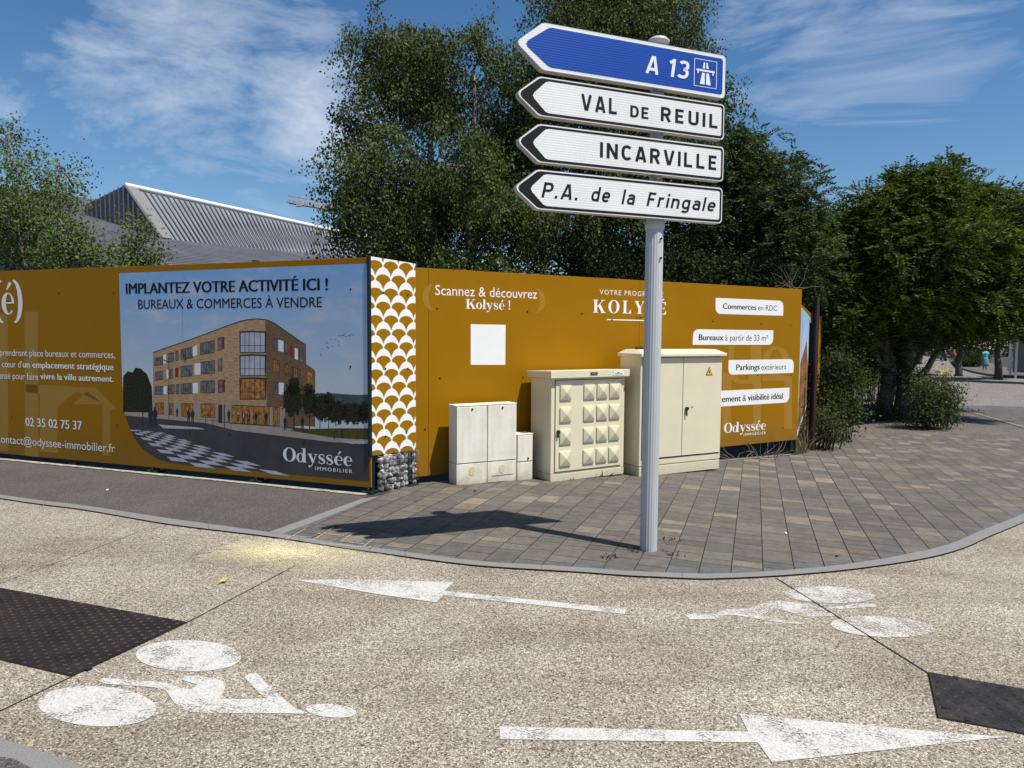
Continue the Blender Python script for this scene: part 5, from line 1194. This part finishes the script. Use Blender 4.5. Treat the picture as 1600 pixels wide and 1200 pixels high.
tree('young_tree', 'thin sapling in front of the grey metal roof', 'tree', 11.6, 225,
     [(212, 350, 12, 14), (228, 372, 18, 12), (205, 385, 20, 14), (240, 398, 18, 16), (195, 405, 24, 14), (225, 412, 26, 12)],
     'tuft', 62, lf_sap, m_bark, 16, [(0, 0, 212, 345), (.05, 0, 238, 385)], .055, .4, .018, SB)

def bush(name, label, cat, D, u, px, mode, n, lm, seed, leaf=.05, deep=.8, group=None, stem=.012):
    x = at(u, 530, D); b = Vector((x.x, x.y, gz(x.x, x.y))); t = thing(name, b, 0, label, cat, group)
    bl = [((c[0]-b.x, c[1]-b.y, c[2]-b.z), r) for c, r in blobs_at(px, D, deep, seed)]
    cr, tips = crown(t, bl, mode, n, lm, seed, leaf, 'foliage'); q = random.Random(seed); k = MB()
    for x in q.sample([Vector(p) for p in tips], min(26, n)):
        a = Vector((q.gauss(0, .06)+x.x*.8, q.gauss(0, .06)+x.y*.8, -.05)); mid = a.lerp(x, .55)+Vector((q.gauss(0, .08), q.gauss(0, .08), .1)); k.tube([a, a.lerp(mid, .5), mid, x], [stem, stem*.8, stem*.6, stem*.3], 5, caps=False)
    k.build('stems', mat('dark_plant_stem', (.05, .042, .028), .9, .3), t); return t
bush('hedge_shrub', 'dark shrub mass behind the right hoarding under the birch twigs', 'shrub', 14.6, 1090, [(1060, 425, 60, 36), (1130, 430, 60, 34), (1000, 430, 60, 30), (1200, 440, 50, 36), (1245, 440, 34, 34), (940, 425, 50, 30)], 'tuft', 800, lf_bush, 21, .06, .5)
bush('hedge_shrub', 'tall dark shrub filling the shade behind the maroon post', 'shrub', 16.5, 1300, [(1290, 480, 40, 50), (1330, 470, 44, 50), (1290, 550, 34, 50), (1375, 480, 40, 40), (1420, 490, 44, 36), (1340, 440, 60, 40), (1270, 430, 50, 50), (1325, 570, 34, 34), (1380, 560, 30, 30), (1400, 590, 24, 24), (1290, 600, 40, 40)], 'tuft', 1300, lf_bush, 22, .075, .8)
bush('leafy_shrub', 'glossy broad-leaved shrub between the maroon post and the tree trunks', 'shrub', 12.4, 1306, [(1310, 572, 20, 22), (1304, 610, 24, 32), (1325, 600, 20, 26), (1310, 640, 26, 26), (1335, 650, 14, 10), (1296, 655, 14, 16)], 'tuft', 210, lf_bush, 23, .06, .4)
bush('leafy_shrub', 'sunlit pale shrub seen through the gap left of the trunks', 'shrub', 22.0, 1365, [(1350, 575, 18, 24), (1372, 570, 16, 26), (1360, 592, 22, 12), (1340, 590, 14, 16)], 'tuft', 190, lf_sap, 24, .07, .8)
bush('weed_clump', 'weeds and grass grown around the foot of the two trunks', 'weeds', g.y-.25, 1400, [(1366, 640, 20, 24), (1362, 645, 22, 20), (1440, 632, 22, 28), (1450, 645, 26, 22), (1410, 656, 60, 10), (1395, 648, 40, 14), (1440, 600, 20, 20)], 'tuft', 300, lf_weed, 25, .04, .4)
bush('weed_clump', 'bright green leafy weeds at the edge of the road right of the trunks', 'weeds', 14.6, 1460, [(1455, 615, 26, 18), (1478, 625, 18, 16), (1440, 604, 18, 14), (1470, 632, 20, 10), (1452, 642, 26, 16), (1474, 648, 16, 12), (1436, 655, 16, 8)], 'tuft', 210, lf_weed, 26, .055, .5)
bush('weed_clump', 'low weeds creeping out at the foot of the maroon post', 'weeds', 11.2, 1285, [(1284, 676, 16, 8), (1300, 672, 14, 7), (1278, 664, 12, 14), (1295, 660, 14, 10)], 'tuft', 60, lf_weed, 27, .045, .3)
def blades(name, label, cat, ps, n, h, m, seed, spread=.08, group=None, w=.006, lean=.5):
    q = random.Random(seed); b0 = ps[0]; t = thing(name, b0, 0, label, cat, group); k = MB()
    for i in range(n):
        p = Vector(q.choice(ps))-b0+Vector((q.gauss(0, spread), q.gauss(0, spread), 0)); p.z = gz(p.x+b0.x, p.y+b0.y)-b0.z; hh = h*q.uniform(.4, 1.1); d = Vector((q.gauss(0, lean), q.gauss(0, lean), 1)).normalized()
        s = Vector((q.gauss(0, 1), q.gauss(0, 1), 0)).normalized()*w*q.uniform(.5, 1.2); m1 = p+d*hh*.6; tp = p+d*hh+Vector((d.x, d.y, -.3))*hh*q.uniform(.05, .35)
        k.add([p-s, p+s, m1+s*.8, m1-s*.8, tp], [(0, 1, 2, 3), (3, 2, 4)])
    k.build('blades', m, t); return t
blades('dry_grass_tuft', 'straw-coloured dry grass beside the edge-on hoarding', 'grass tuft', [G(1253, 706), G(1257, 700), G(1260, 697)], 130, .42, lf_dry, 31, .06)
blades('tall_grass_tuft', 'tall seeding grasses right of the two tree trunks', 'grass tuft', [G(1440, 648), G(1425, 652), G(1455, 640), G(1470, 632)], 460, .85, lf_weed, 32, .22, None, .006, .28)
def flowers():
    b0 = G(1478, 622); t = thing('flowering_weed', b0, 0, 'tall weed with yellow flower heads at the road edge', 'weed'); q = random.Random(9); k = MB(); f = MB()
    for i in range(16):
        u, v = q.uniform(1466, 1486), q.uniform(574, 588); tp = at(u, v, b0.y+q.uniform(-.3, .3))-b0; a = Vector((q.gauss(0, .15), q.gauss(0, .15), 0)); k.tube([a, a.lerp(tp, .6)+Vector((.03, 0, .05)), tp], [.007, .005, .003], 5, caps=False)
        for j in range(14):
            c = tp+Vector((q.gauss(0, .05), q.gauss(0, .05), q.gauss(-.02, .03))); d = Vector((q.gauss(0, 1), q.gauss(0, 1), q.gauss(0, .4))).normalized()*.025; e_ = Vector((-d.y, d.x, .01)); f.add([c-d, c+e_, c+d, c-e_], [(0, 1, 2, 3)])
    k.build('stems', lf_weed, t); f.build('flower_heads', mat('yellow_petals', (.55, .42, .02), .6, .2), t)
flowers()
def twigs(name, label, pxs, D, n, seed, ln=.5):
    q = random.Random(seed); p0 = pxs[0]; x = at(p0[0], p0[1], D); b0 = Vector((x.x, x.y, gz(x.x, x.y))); t = thing(name, b0, 0, label, 'dead branches'); k = MB()
    for i in range(n):
        u = q.choice(pxs); a = at(u[0]+q.uniform(-8, 8), u[1]+q.uniform(-2, 4), D+q.uniform(-.15, .3))-b0; d = Vector((q.gauss(0, .8), q.gauss(0, .3), q.uniform(.1, .9))).normalized(); p = [a]
        for j in range(5): d = (d+Vector((q.gauss(0, .3), q.gauss(0, .3), q.gauss(0, .3)))).normalized(); p.append(p[-1]+d*ln*.22)
        k.tube(p, [.007, .006, .005, .004, .003, .002], 5, caps=False)
    k.build('twigs', mat('bleached_dry_twig', (.15, .12, .085), .9, .3), t)
twigs('dead_branches', 'tangle of dry twigs in the gap under the right hoarding', [(1140, 716), (1160, 715), (1180, 713), (1200, 711), (1215, 711)], 9.85, 26, 41, .26)
twigs('dead_branches', 'bare dead branches standing above the far end of the right hoarding', [(1215, 450), (1228, 448), (1240, 452)], 11.6, 14, 42, .42)
blades('small_weed', 'sprig growing at the foot of the studded cabinet', 'weed', [G(936, 745), G(943, 744)], 40, .15, lf_bush, 33, .03, None, .010, .9)
blades('small_weed', 'reddish dead sprig at the left foot of the studded cabinet', 'weed', [G(893, 752)], 18, .07, lf_dry, 34, .02, None, .006, .9)
blades('small_weed', 'withered weeds in the paver joints left of the signpost foot', 'weed', [G(1003, 862), G(996, 864), G(952, 873), G(990, 861)], 70, .07, mat('withered_brown', (.055, .042, .024), .9, .4), 35, .035, None, .007, 1.5)
blades('small_weed', 'withered weeds in the paver joints right of the signpost foot', 'weed', [G(1040, 851), G(1050, 846), G(1046, 866), G(1052, 872)], 60, .06, MATS['withered_brown'], 36, .035, None, .007, 1.5)
blades('small_weed', 'thin weeds on the concrete lip under the left hoarding', 'weed', [G(68, 719), G(90, 721), G(104, 723), G(120, 726)], 60, .08, lf_weed, 37, .04, None, .007, 1.2)

# ------------------------------------------------------------------ litter on the ground
def leaf_litter(name, px, m, size, label, cat, seed):
    q = random.Random(seed); p = G(*px); t = MB(); a = q.uniform(0, 6); d = Vector((math.cos(a), math.sin(a), 0)); s = Vector((-d.y, d.x, 0)); z = Vector((0, 0, 1))
    t.add([-d*size, s*size*.5+z*size*.3, d*size*.6, d*size+z*size*.4, -s*size*.5+z*size*.15, z*size*.05], [(0, 5, 1), (1, 5, 2), (2, 3, 1), (2, 5, 4), (4, 5, 0), (3, 2, 4)])
    o = t.build(name, m); o.location = p+Vector((0, 0, .016)); return tag(o, label, cat)
yl = mat('yellow_leaf', (.62, .42, .02), .6, .15); gr_ = mat('dark_debris', (.02, .016, .012), .9, .2); wl = mat('white_scrap', (.7, .7, .68), .7, .05)
leaf_litter('fallen_leaf', (350, 911), yl, .035, 'single yellow leaf lying on the concrete left of the white arrow', 'leaf', 1)
leaf_litter('fallen_leaf', (578, 859), yl, .025, 'yellow leaf fleck on the kerb right of the powder', 'leaf', 2)
leaf_litter('paper_scrap', (168, 768), wl, .02, 'white paper scrap on the left asphalt', 'litter', 3)
leaf_litter('paper_scrap', (1228, 836), wl, .022, 'white scrap on the pavers right of the signpost', 'litter', 4)
leaf_litter('debris', (1308, 872), gr_, .025, 'dark leaf bit on the pavers near the curved kerb', 'litter', 5)
leaf_litter('debris', (773, 931), gr_, .018, 'dark speck on the shaft of the left-pointing arrow', 'litter', 6)
leaf_litter('debris', (742, 770), gr_, .03, 'dead leaf before the meter cabinets', 'litter', 7)

# ------------------------------------------------------------------ metal-roofed building and crane
def m_ribs(name, col, axis, pitch, depth=.35):
    m, N, L, P = nodes(name); P.inputs['Roughness'].default_value = .5; P.inputs['Metallic'].default_value = .15
    tc = N.new('ShaderNodeTexCoord'); n = tex(N, L, 'Noise', tc.outputs['Object'], .6, Detail=6.0); r = ramp(N, [(.3, tuple(c*.8 for c in col)), (.7, tuple(c*1.15 for c in col))]); L.new(n.outputs['Fac'], r.inputs[0]); L.new(r.outputs[0], P.inputs['Base Color']); return m
def hall():
    Rr = Vector((-14.33, 29.17, 5.45)); Lw_ = Vector((-18.44, 31.0, 6.68)); V = Vector((-8.94, 41.3, 5.94)); ap = Vector((-16.2, 30.0, 7.73))
    rd = Vector((.407, .914, 0)); b0 = Vector((-14, 32, 0)); t = thing('industrial_hall', b0, 0, 'industrial hall with ribbed grey metal roofs and a white ridge behind the left hoarding', 'building')
    zinc = m_ribs('ribbed_zinc_roof', (.22, .235, .26), 0, .4); dk = m_ribs('dark_ribbed_cladding', (.085, .095, .105), 0, .4); low = m_ribs('blue_grey_roof', (.19, .195, .225), 0, .3); whi = mat('white_ridge_flashing', (.8, .8, .8), .4, .03); trim = mat('grey_roof_trim', (.20, .195, .19), .5, .1)
    a = Rr; b_ = V+(V-Rr)*1.9; L2_ = ap+rd*44; k = MB(); e1 = b_-a; e2 = L2_-ap
    k.add([a-b0, b_-b0, L2_-b0, ap-b0], [(0, 1, 2, 3)])
    n = 150; up = (b_-a).cross(ap-a).normalized(); up = up if up.z > 0 else -up
    k2 = MB(); hh = up*.05
    for i in range(n):
        f = i/n; p, r = a+e1*f, ap+e2*f; w = rd*.026; k2.add([p-w-b0, p+w-b0, r+w-b0, r-w-b0, p-w+hh-b0, p+w+hh-b0, r+w+hh-b0, r-w+hh-b0], [(4, 5, 6, 7), (0, 4, 7, 3), (1, 2, 6, 5), (0, 1, 5, 4)])
    ro = k.build('roof', zinc, t); k2.build('roof_ribs', dk, ro)
    k = MB(); k.tube([ap+up*.05-b0, L2_+up*.05-b0], .11, 8); k.build('ridge_flashing', whi, ro)
    k = MB(); k.add([ap-b0, a-b0, a+(rd*.05)+up*.1-b0, ap+rd*.05+up*.1-b0, ap+rd*.55+up*.1-b0, a+rd*.55+up*.1-b0], [(0, 1, 2, 3), (3, 2, 5, 4)]); k.build('verge_trim', trim, ro)
    lf = Lw_+Vector((0, 0, .42)); k = MB(); k.add([ap-b0, a-b0, Lw_-b0, lf-b0], [(0, 1, 2, 3)]); gw = k.build('gable_wall', dk, t); k = MB(); m_ = 16
    for i in range(1, m_):
        f = i/m_; x = Lw_.lerp(a, f); xt = .42; ztop = lf.lerp(ap, f/.56) if f < .56 else ap.lerp(a, (f-.56)/.44); o_ = Vector((-.04, -.09, 0)); d_ = (a-Lw_).normalized()*.04
        k.add([x-d_+o_-b0, x+d_+o_-b0, Vector((x.x, x.y, ztop.z))+d_+o_-b0, Vector((x.x, x.y, ztop.z))-d_+o_-b0], [(0, 1, 2, 3)])
    k.build('cladding_ribs', trim, gw)
    k = MB(); bk = lf+rd*44; k.add([ap-b0, L2_-b0, bk-b0, lf-b0], [(0, 1, 2, 3)]); k.build('back_slope', zinc, t)
    # lower roof plane that carries the ridge house
    x1 = (Lw_-Rr); y1 = (V-Rr); P = lambda u, v: Rr+x1*u+y1*v-Vector((0, 0, .02))
    k = MB(); k.add([P(2.6, -.5)-b0, P(-1.6, -.5)-b0, P(-1.6, 3)-b0, P(2.6, 3)-b0], [(0, 1, 2, 3)]); lo = k.build('lower_roof', low, t); k = MB(); nn = x1.cross(y1).normalized(); nn = nn if nn.z > 0 else -nn
    for i in range(64):
        u = -1.6+i*4.2/64; w = x1.normalized()*.03; p, r = P(u, -.5), P(u, 3 if u > 1.02 or u < -.02 else 0.0 if u > 0 else 3); h_ = nn*.05; k.add([p-w-b0, p+w-b0, r+w-b0, r-w-b0, p-w+h_-b0, p+w+h_-b0, r+w+h_-b0, r-w+h_-b0], [(4, 5, 6, 7), (0, 4, 7, 3), (1, 2, 6, 5), (0, 1, 5, 4)])
    k.build('roof_ribs', low, lo)
    c = [P(2.6, -.5), P(-1.6, -.5), P(-1.6, 3), P(2.6, 3)]; k = MB(); dn = Vector((0, 0, .06)); k.add([q-dn-b0 for q in c]+[Vector((q.x, q.y, -.5))-b0 for q in c], [(i, (i+1) % 4, (i+1) % 4+4, i+4) for i in range(4)]); k.build('wall', dk, t)
    # second ridge further left
    t2 = thing('industrial_hall', (-30, 42, 0), 0, 'far hall roof with a white ridge glimpsed behind the young tree at the left edge', 'building'); r1, r2 = at(-40, 299, 42), at(34, 313, 47); b1 = Vector((-30, 42, 0)); dr = Vector((.9, -.4, -.55))*3
    k = MB(); k.add([r1-b1, r2-b1, r2+dr-b1, r1+dr-b1, r1-b1-dr*Vector((1, 1, -1)).z*0+Vector((-3, 1.5, -1.5)), r2-b1+Vector((-3, 1.5, -1.5))], [(0, 1, 2, 3), (1, 0, 4, 5)]); k.build('roof', zinc, t2)
    k = MB(); k.tube([r1-b1, r2-b1], .2, 8); k.build('ridge_flashing', whi, t2); k = MB(); q = [r2+dr, r1+dr, r1+Vector((-3, 1.5, -1.5)), r2+Vector((-3, 1.5, -1.5))]; k.add([v-b1 for v in q]+[Vector((v.x, v.y, -.5))-b1 for v in q], [(i, (i+1) % 4, (i+1) % 4+4, i+4) for i in range(4)]); k.build('wall', dk, t2)
hall()
def crane():
    D = 120; p0, p1 = at(450, 317, D), at(640, 349, D+8); base = Vector((at(600, 330, D).x, D, gz(at(600, 330, D).x, D))); t = thing('tower_crane', base, 0, 'orange tower crane, tip of its jib showing left of the birch', 'crane'); k = MB(); n = 22
    L = lambda f, h, s: p0.lerp(p1, f)+Vector((0, s, h))-base; ym = mat('orange_crane_paint', (.50, .30, .15), .5, .1); b = mat('concrete_ballast', (.4, .38, .34), .8, .1)
    for h, s in ((0, -.6), (0, .6), (1.2, 0)): k.tube([L(0, h, s), L(1, h, s)], .09, 5)
    for i in range(n):
        f, g_ = i/n, (i+1)/n; m_ = (f+g_)/2
        for s in (-.6, .6): k.tube([L(f, 0, s), L(m_, 1.2, 0), L(g_, 0, s)], .055, 4)
        k.tube([L(f, 0, -.6), L(g_, 0, .6)], .05, 4)
    k.build('jib', ym, t); k = MB(); tx = p0.lerp(p1, .79)-base
    for dx, dy in ((-.8, -.8), (.8, -.8), (.8, .8), (-.8, .8)): k.tube([Vector((dx+tx.x, dy+tx.y, 0)), Vector((dx+tx.x, dy+tx.y, tx.z))], .1, 4)
    for i in range(22):
        z0, z1 = tx.z*i/22, tx.z*(i+1)/22
        for q in (((-.8, -.8), (.8, -.8)), ((.8, -.8), (.8, .8)), ((.8, .8), (-.8, .8)), ((-.8, .8), (-.8, -.8))): k.tube([Vector((q[0][0]+tx.x, q[0][1]+tx.y, z0)), Vector((q[1][0]+tx.x, q[1][1]+tx.y, z1))], .05, 4)
    k.build('mast', ym, t); k = MB(); c = L(.02, -.2, 0); k.box(c.x+1.0, c.y-.35, c.z-.35, c.x+1.8, c.y+.35, c.z+.15); k.build('counterweight', b, t)
crane()

# ------------------------------------------------------------------ far side of the road
far_bark = mat('dark_street_tree_bark', (.075, .062, .05), .9, .4, 9.0)
def far_trees():
    lab = [('shady street tree on the far pavement behind the walking person', 1500, 42, [(1500, 500, 36, 36), (1470, 490, 30, 30), (1520, 470, 40, 40), (1490, 450, 50, 40), (1535, 505, 30, 26)]),
           ('shady street tree on the far pavement beside the lamp post', 1562, 38, [(1560, 500, 36, 30), (1590, 480, 40, 40), (1545, 470, 40, 40), (1600, 510, 30, 24)]),
           ('dark street tree behind the parked cars', 1440, 70, [(1440, 500, 40, 28), (1400, 500, 34, 30), (1470, 505, 34, 22), (1430, 470, 50, 30)]),
           ('dark street tree at the right edge of the view', 1625, 34, [(1625, 490, 40, 40), (1590, 440, 50, 40), (1660, 470, 50, 50)])]
    for i, (l, u, D, px) in enumerate(lab):
        tree('street_tree', l, 'tree', D, u, px, 'tuft', 420, lf_bush, far_bark, 50+i, [(0, 0, px[0][0], px[0][1])], .16, 3.0, .22, 'street trees across the road')
    bush('far_hedge', 'overgrown hedge along the far pavement left of the walking person', 'hedge', 58, 1505, [(1504, 566, 12, 9), (1518, 562, 16, 12), (1530, 560, 12, 12)], 'tuft', 260, lf_bush, 61, .14, 3)
    bush('far_hedge', 'leafy hedge along the far pavement right of the lamp post', 'hedge', 52, 1605, [(1602, 562, 14, 18), (1625, 555, 24, 30), (1594, 578, 8, 6), (1650, 560, 30, 26)], 'tuft', 420, lf_bush, 62, .13, 2)
    w = thing('tree_belt', at(1450, 545, 150), 0, 'distant belt of trees closing the end of the road', 'trees'); b0 = w.location
    bl = [((c[0]-b0.x, c[1]-b0.y, c[2]-b0.z), r) for c, r in blobs_at([(1300+i*22, 520+10*math.sin(i*2.3), 26, 42) for i in range(18)], 150, 10, 5)]
    g_ = np.random.default_rng(3); p, out = in_blobs(bl, 1500, g_); c = (p[:, None]+g_.normal(0, .7, (1500, 14, 3))).reshape(-1, 3); leaves_mesh('foliage', c, g_.normal(size=(len(c), 3)), .42, .7, lf_rob2, w, g_); w['kind'] = 'stuff'
far_trees()
def lamp():
    g_ = G(1577, 583); t = thing('street_lamp', g_, 0, 'pale grey lamp post with a short side arm across the road', 'lamp post'); k = MB(); h = 3.4*g_.y/40
    s = g_.y/40; k.lathe([(.10*s, 0), (.10*s, .5), (.075*s, .6), (.06*s, h*1.35)], 14); k.build('post', mat('pale_grey_lamp_paint', (.55, .56, .57), .45, .06), t)
    z = at(1577, 516, g_.y).z-g_.z; k = MB(); k.tube([(0, 0, z), (.12*s, 0, z+.1*s), (.24*s, 0, z+.30*s)], .035*s, 8); k.build('side_arm', MATS['pale_grey_lamp_paint'], t)
    k = MB(); k.lathe([(.05*s, h*1.35), (.16*s, h*1.37), (.14*s, h*1.42), (.02*s, h*1.44)], 14); k.build('lamp_head', MATS['pale_grey_lamp_paint'], t)
lamp()
def car(name, px, yaw, scale, col, label):
    g_ = G(*px); t = thing(name, g_, yaw, label, 'car', 'parked cars'); s = scale; paint = mat('car_paint_%s' % name if 0 else 'car_paint_'+label.split()[0], col, .25, .04, coat=.6); gl = mat('car_glass', (.02, .025, .03), .1, .1); 
    side = [(-2.1, .32), (-2.15, .62), (-2.05, .88), (-1.75, .95), (-1.35, 1.40), (-.2, 1.46), (.45, 1.38), (1.05, .98), (1.9, .86), (2.12, .66), (2.15, .32)]
    k = MB(); n = len(side); vs = []; W = .88
    for y, ins in ((-W, 1), (-W*.93, 0), (W*.93, 0), (W, 1)):
        for x, z in side: vs.append(((x*(.97 if ins else 1))*s, (y*(.80 if z > 1.0 else 1))*s, (z if not ins else min(z, .32+(z-.32)*.97))*s))
    fs = [(r*n+i, r*n+i+1, (r+1)*n+i+1, (r+1)*n+i) for r in range(3) for i in range(n-1)]+[(r*n+n-1, r*n, (r+1)*n, (r+1)*n+n-1) for r in range(3)]+[tuple(range(n)), tuple(3*n+i for i in reversed(range(n)))]
    k.add(vs, fs); body = k.build('body', paint, t, .05*s)
    k = MB(); k.prism([(-1.70*s, .98*s), (-1.40*s, 1.36*s), (-1.36*s, 1.38*s), (-1.66*s, .97*s)], -.62*s, .62*s); o = k.build('rear_window', gl, t); o.location = (-.05*s, 0, .01*s)
    k = MB()
    for y in (-.80, .71): k.prism([(-1.35*s, 1.0*s), (-1.15*s, 1.34*s), (.35*s, 1.30*s), (.85*s, 1.0*s)], y*s, (y+.09)*s)
    k.build('side_windows', gl, t)
    for x in (-1.3, 1.3):
        for y in (-.9, .70):
            k = MB(); k.tube([(x*s, y*s, .32*s), (x*s, (y+.2)*s, .32*s)], .32*s, 18); w = k.build('wheel', m_dark, t); k = MB(); k.tube([(x*s, (y-.005)*s, .32*s), (x*s, (y+.205)*s, .32*s)], .19*s, 14); k.build('rim', mat('wheel_rim', (.3, .3, .3), .3, .1, metal=.7), w)
    for y in (-.82, .55): k = MB(); k.box(-2.17*s, y*s, .70*s, -2.02*s, (y+.27)*s, .88*s); k.build('tail_light', mat('red_tail_light', (.35, .01, .01), .3, .1), t)
    k = MB(); k.box(-2.18*s, -.26*s, .58*s, -2.10*s, .26*s, .69*s); k.build('number_plate', mat('pale_plate', (.6, .58, .45), .5, .05), t); k = MB(); k.box(-2.2*s, -.86*s, .30*s, -2.02*s, .86*s, .50*s); k.build('bumper', mat('grey_bumper', (.10, .10, .11), .5, .1), t, .03)
car('parked_car', (1466, 563.5), R_(60), 1.0, (.018, .02, .028), 'dark car seen from behind parked under the far trees')
car('parked_car', (1484, 562.5), R_(50), 1.0, (.22, .015, .02), 'red car parked just right of the dark one')
def person():
    g_ = G(1538.5, 581); t = thing('person', g_, R_(10), 'person in turquoise top and teal skirt walking away on the far pavement', 'person'); s = 1.0
    V = [(0, 0, .95), (0, 0, 1.12), (0, 0, 1.32), (0, 0, 1.44), (0, .01, 1.53), (0, .02, 1.60), (0, .01, 1.68),
         (.09, 0, .88), (.10, .04, .48), (.10, -.02, .07), (.10, .09, .03), (-.09, 0, .88), (-.09, -.03, .48), (-.09, .10, .09), (-.09, .21, .05),
         (.17, 0, 1.38), (.21, -.02, 1.12), (.23, .06, .90), (-.17, 0, 1.38), (-.22, .0, 1.12), (-.23, .10, .92), (.235, .08, .82), (-.235, .12, .84)]
    Rr = [.13, .115, .125, .09, .05, .085, .07, .085, .058, .038, .032, .085, .058, .038, .032, .055, .042, .032, .055, .042, .032, .028, .028]
    E = [(0, 1), (1, 2), (2, 3), (3, 4), (4, 5), (5, 6), (0, 7), (7, 8), (8, 9), (9, 10), (0, 11), (11, 12), (12, 13), (13, 14), (3, 15), (15, 16), (16, 17), (17, 21), (3, 18), (18, 19), (19, 20), (20, 22)]
    me = bpy.data.meshes.new('body'); me.from_pydata(V, E, []); o = link('body', me, mat('skin', (.42, .24, .16), .6, .06), t)
    sk = o.modifiers.new('skin', 'SKIN'); sk.use_smooth_shade = True
    for i, r in enumerate(Rr): me.skin_vertices[0].data[i].radius = (r, r*.8); me.skin_vertices[0].data[i].use_root = i == 0
    sb = o.modifiers.new('sub', 'SUBSURF'); sb.levels = 1; sb.render_levels = 2
    k = MB(); k.lathe([(.165, 1.0), (.15, 1.1), (.175, 1.25), (.20, 1.36), (.13, 1.44), (.07, 1.47)], 20, 0, (0, 0), lambda a, z: 1-.25*abs(math.sin(a)))
    for sg in (-1, 1): k.tube([(sg*.15, 0, 1.40), (sg*.205, -.005, 1.28), (sg*.225, -.01, 1.18)], [.075, .07, .066], 12)
    k.build('top', mat('turquoise_cloth', (.10, .42, .45), .8, .1), t); k = MB(); k.lathe([(.155, 1.04), (.20, .92), (.25, .60), (.27, .42)], 28, 0, (0, 0), lambda a, z: (1-.2*abs(math.sin(a)))*(1+.04*math.sin(9*a)*(1.05-z))); k.build('skirt', mat('teal_cloth', (.09, .22, .22), .8, .15), t)
    k = MB(); k.lathe([(.03, 1.52), (.085, 1.56), (.105, 1.63), (.10, 1.70), (.06, 1.755), (.01, 1.77)], 18, 0, (0, .0)); k.build('hair', mat('brown_hair', (.035, .022, .014), .6, .2), t)
    for sg, y in ((.10, .05), (-.09, .17)): k = MB(); k.box(sg-.045, y-.10, -.005, sg+.045, y+.13, .06); k.build('shoe', m_dark, t, .02)
person()
def far_stuff():
    p = at(1590, 525, 40); b0 = Vector((p.x, p.y, gz(p.x, p.y))); t = thing('bus_shelter', b0, R_(-25), 'white framed shelter at the right edge across the road', 'shelter'); wp = mat('white_frame_paint', (.7, .7, .7), .5, .05); k = MB(); z = p.z-b0.z+.1
    for x, y in ((0, 0), (3, 0), (0, 1.4), (3, 1.4)): kk = MB(); kk.box(x-.05, y-.05, 0, x+.05, y+.05, z-.02); kk.build('post', wp, t)
    k = MB(); k.box(-.2, -.2, z-.02, 3.2, 1.6, z+.1); k.build('roof', wp, t, .02); k = MB(); k.box(.1, 1.38, .3, 2.9, 1.40, z-.2); k.build('back_panel', mat('shelter_glass', (.12, .16, .17), .15, .1), t)
    a, c = G(1335, 573), G(1400, 565); a, c = at(1300, 553, 60), at(1420, 553, 75); b0 = Vector((a.x, a.y, gz(a.x, a.y))); d = c-a; t = thing('garden_wall', b0, math.atan2(d.y, d.x), 'pale low wall glimpsed under the crown left of the trunks', 'wall'); k = MB(); k.box(0, 0, -.3, d.length, .2, 1.3); k.build('wall_face', mat('pale_render', (.5, .48, .45), .8, .1), t); k = MB(); k.box(-.03, -.03, 1.3, d.length+.03, .23, 1.38); k.build('coping', m_granite, t)
far_stuff()
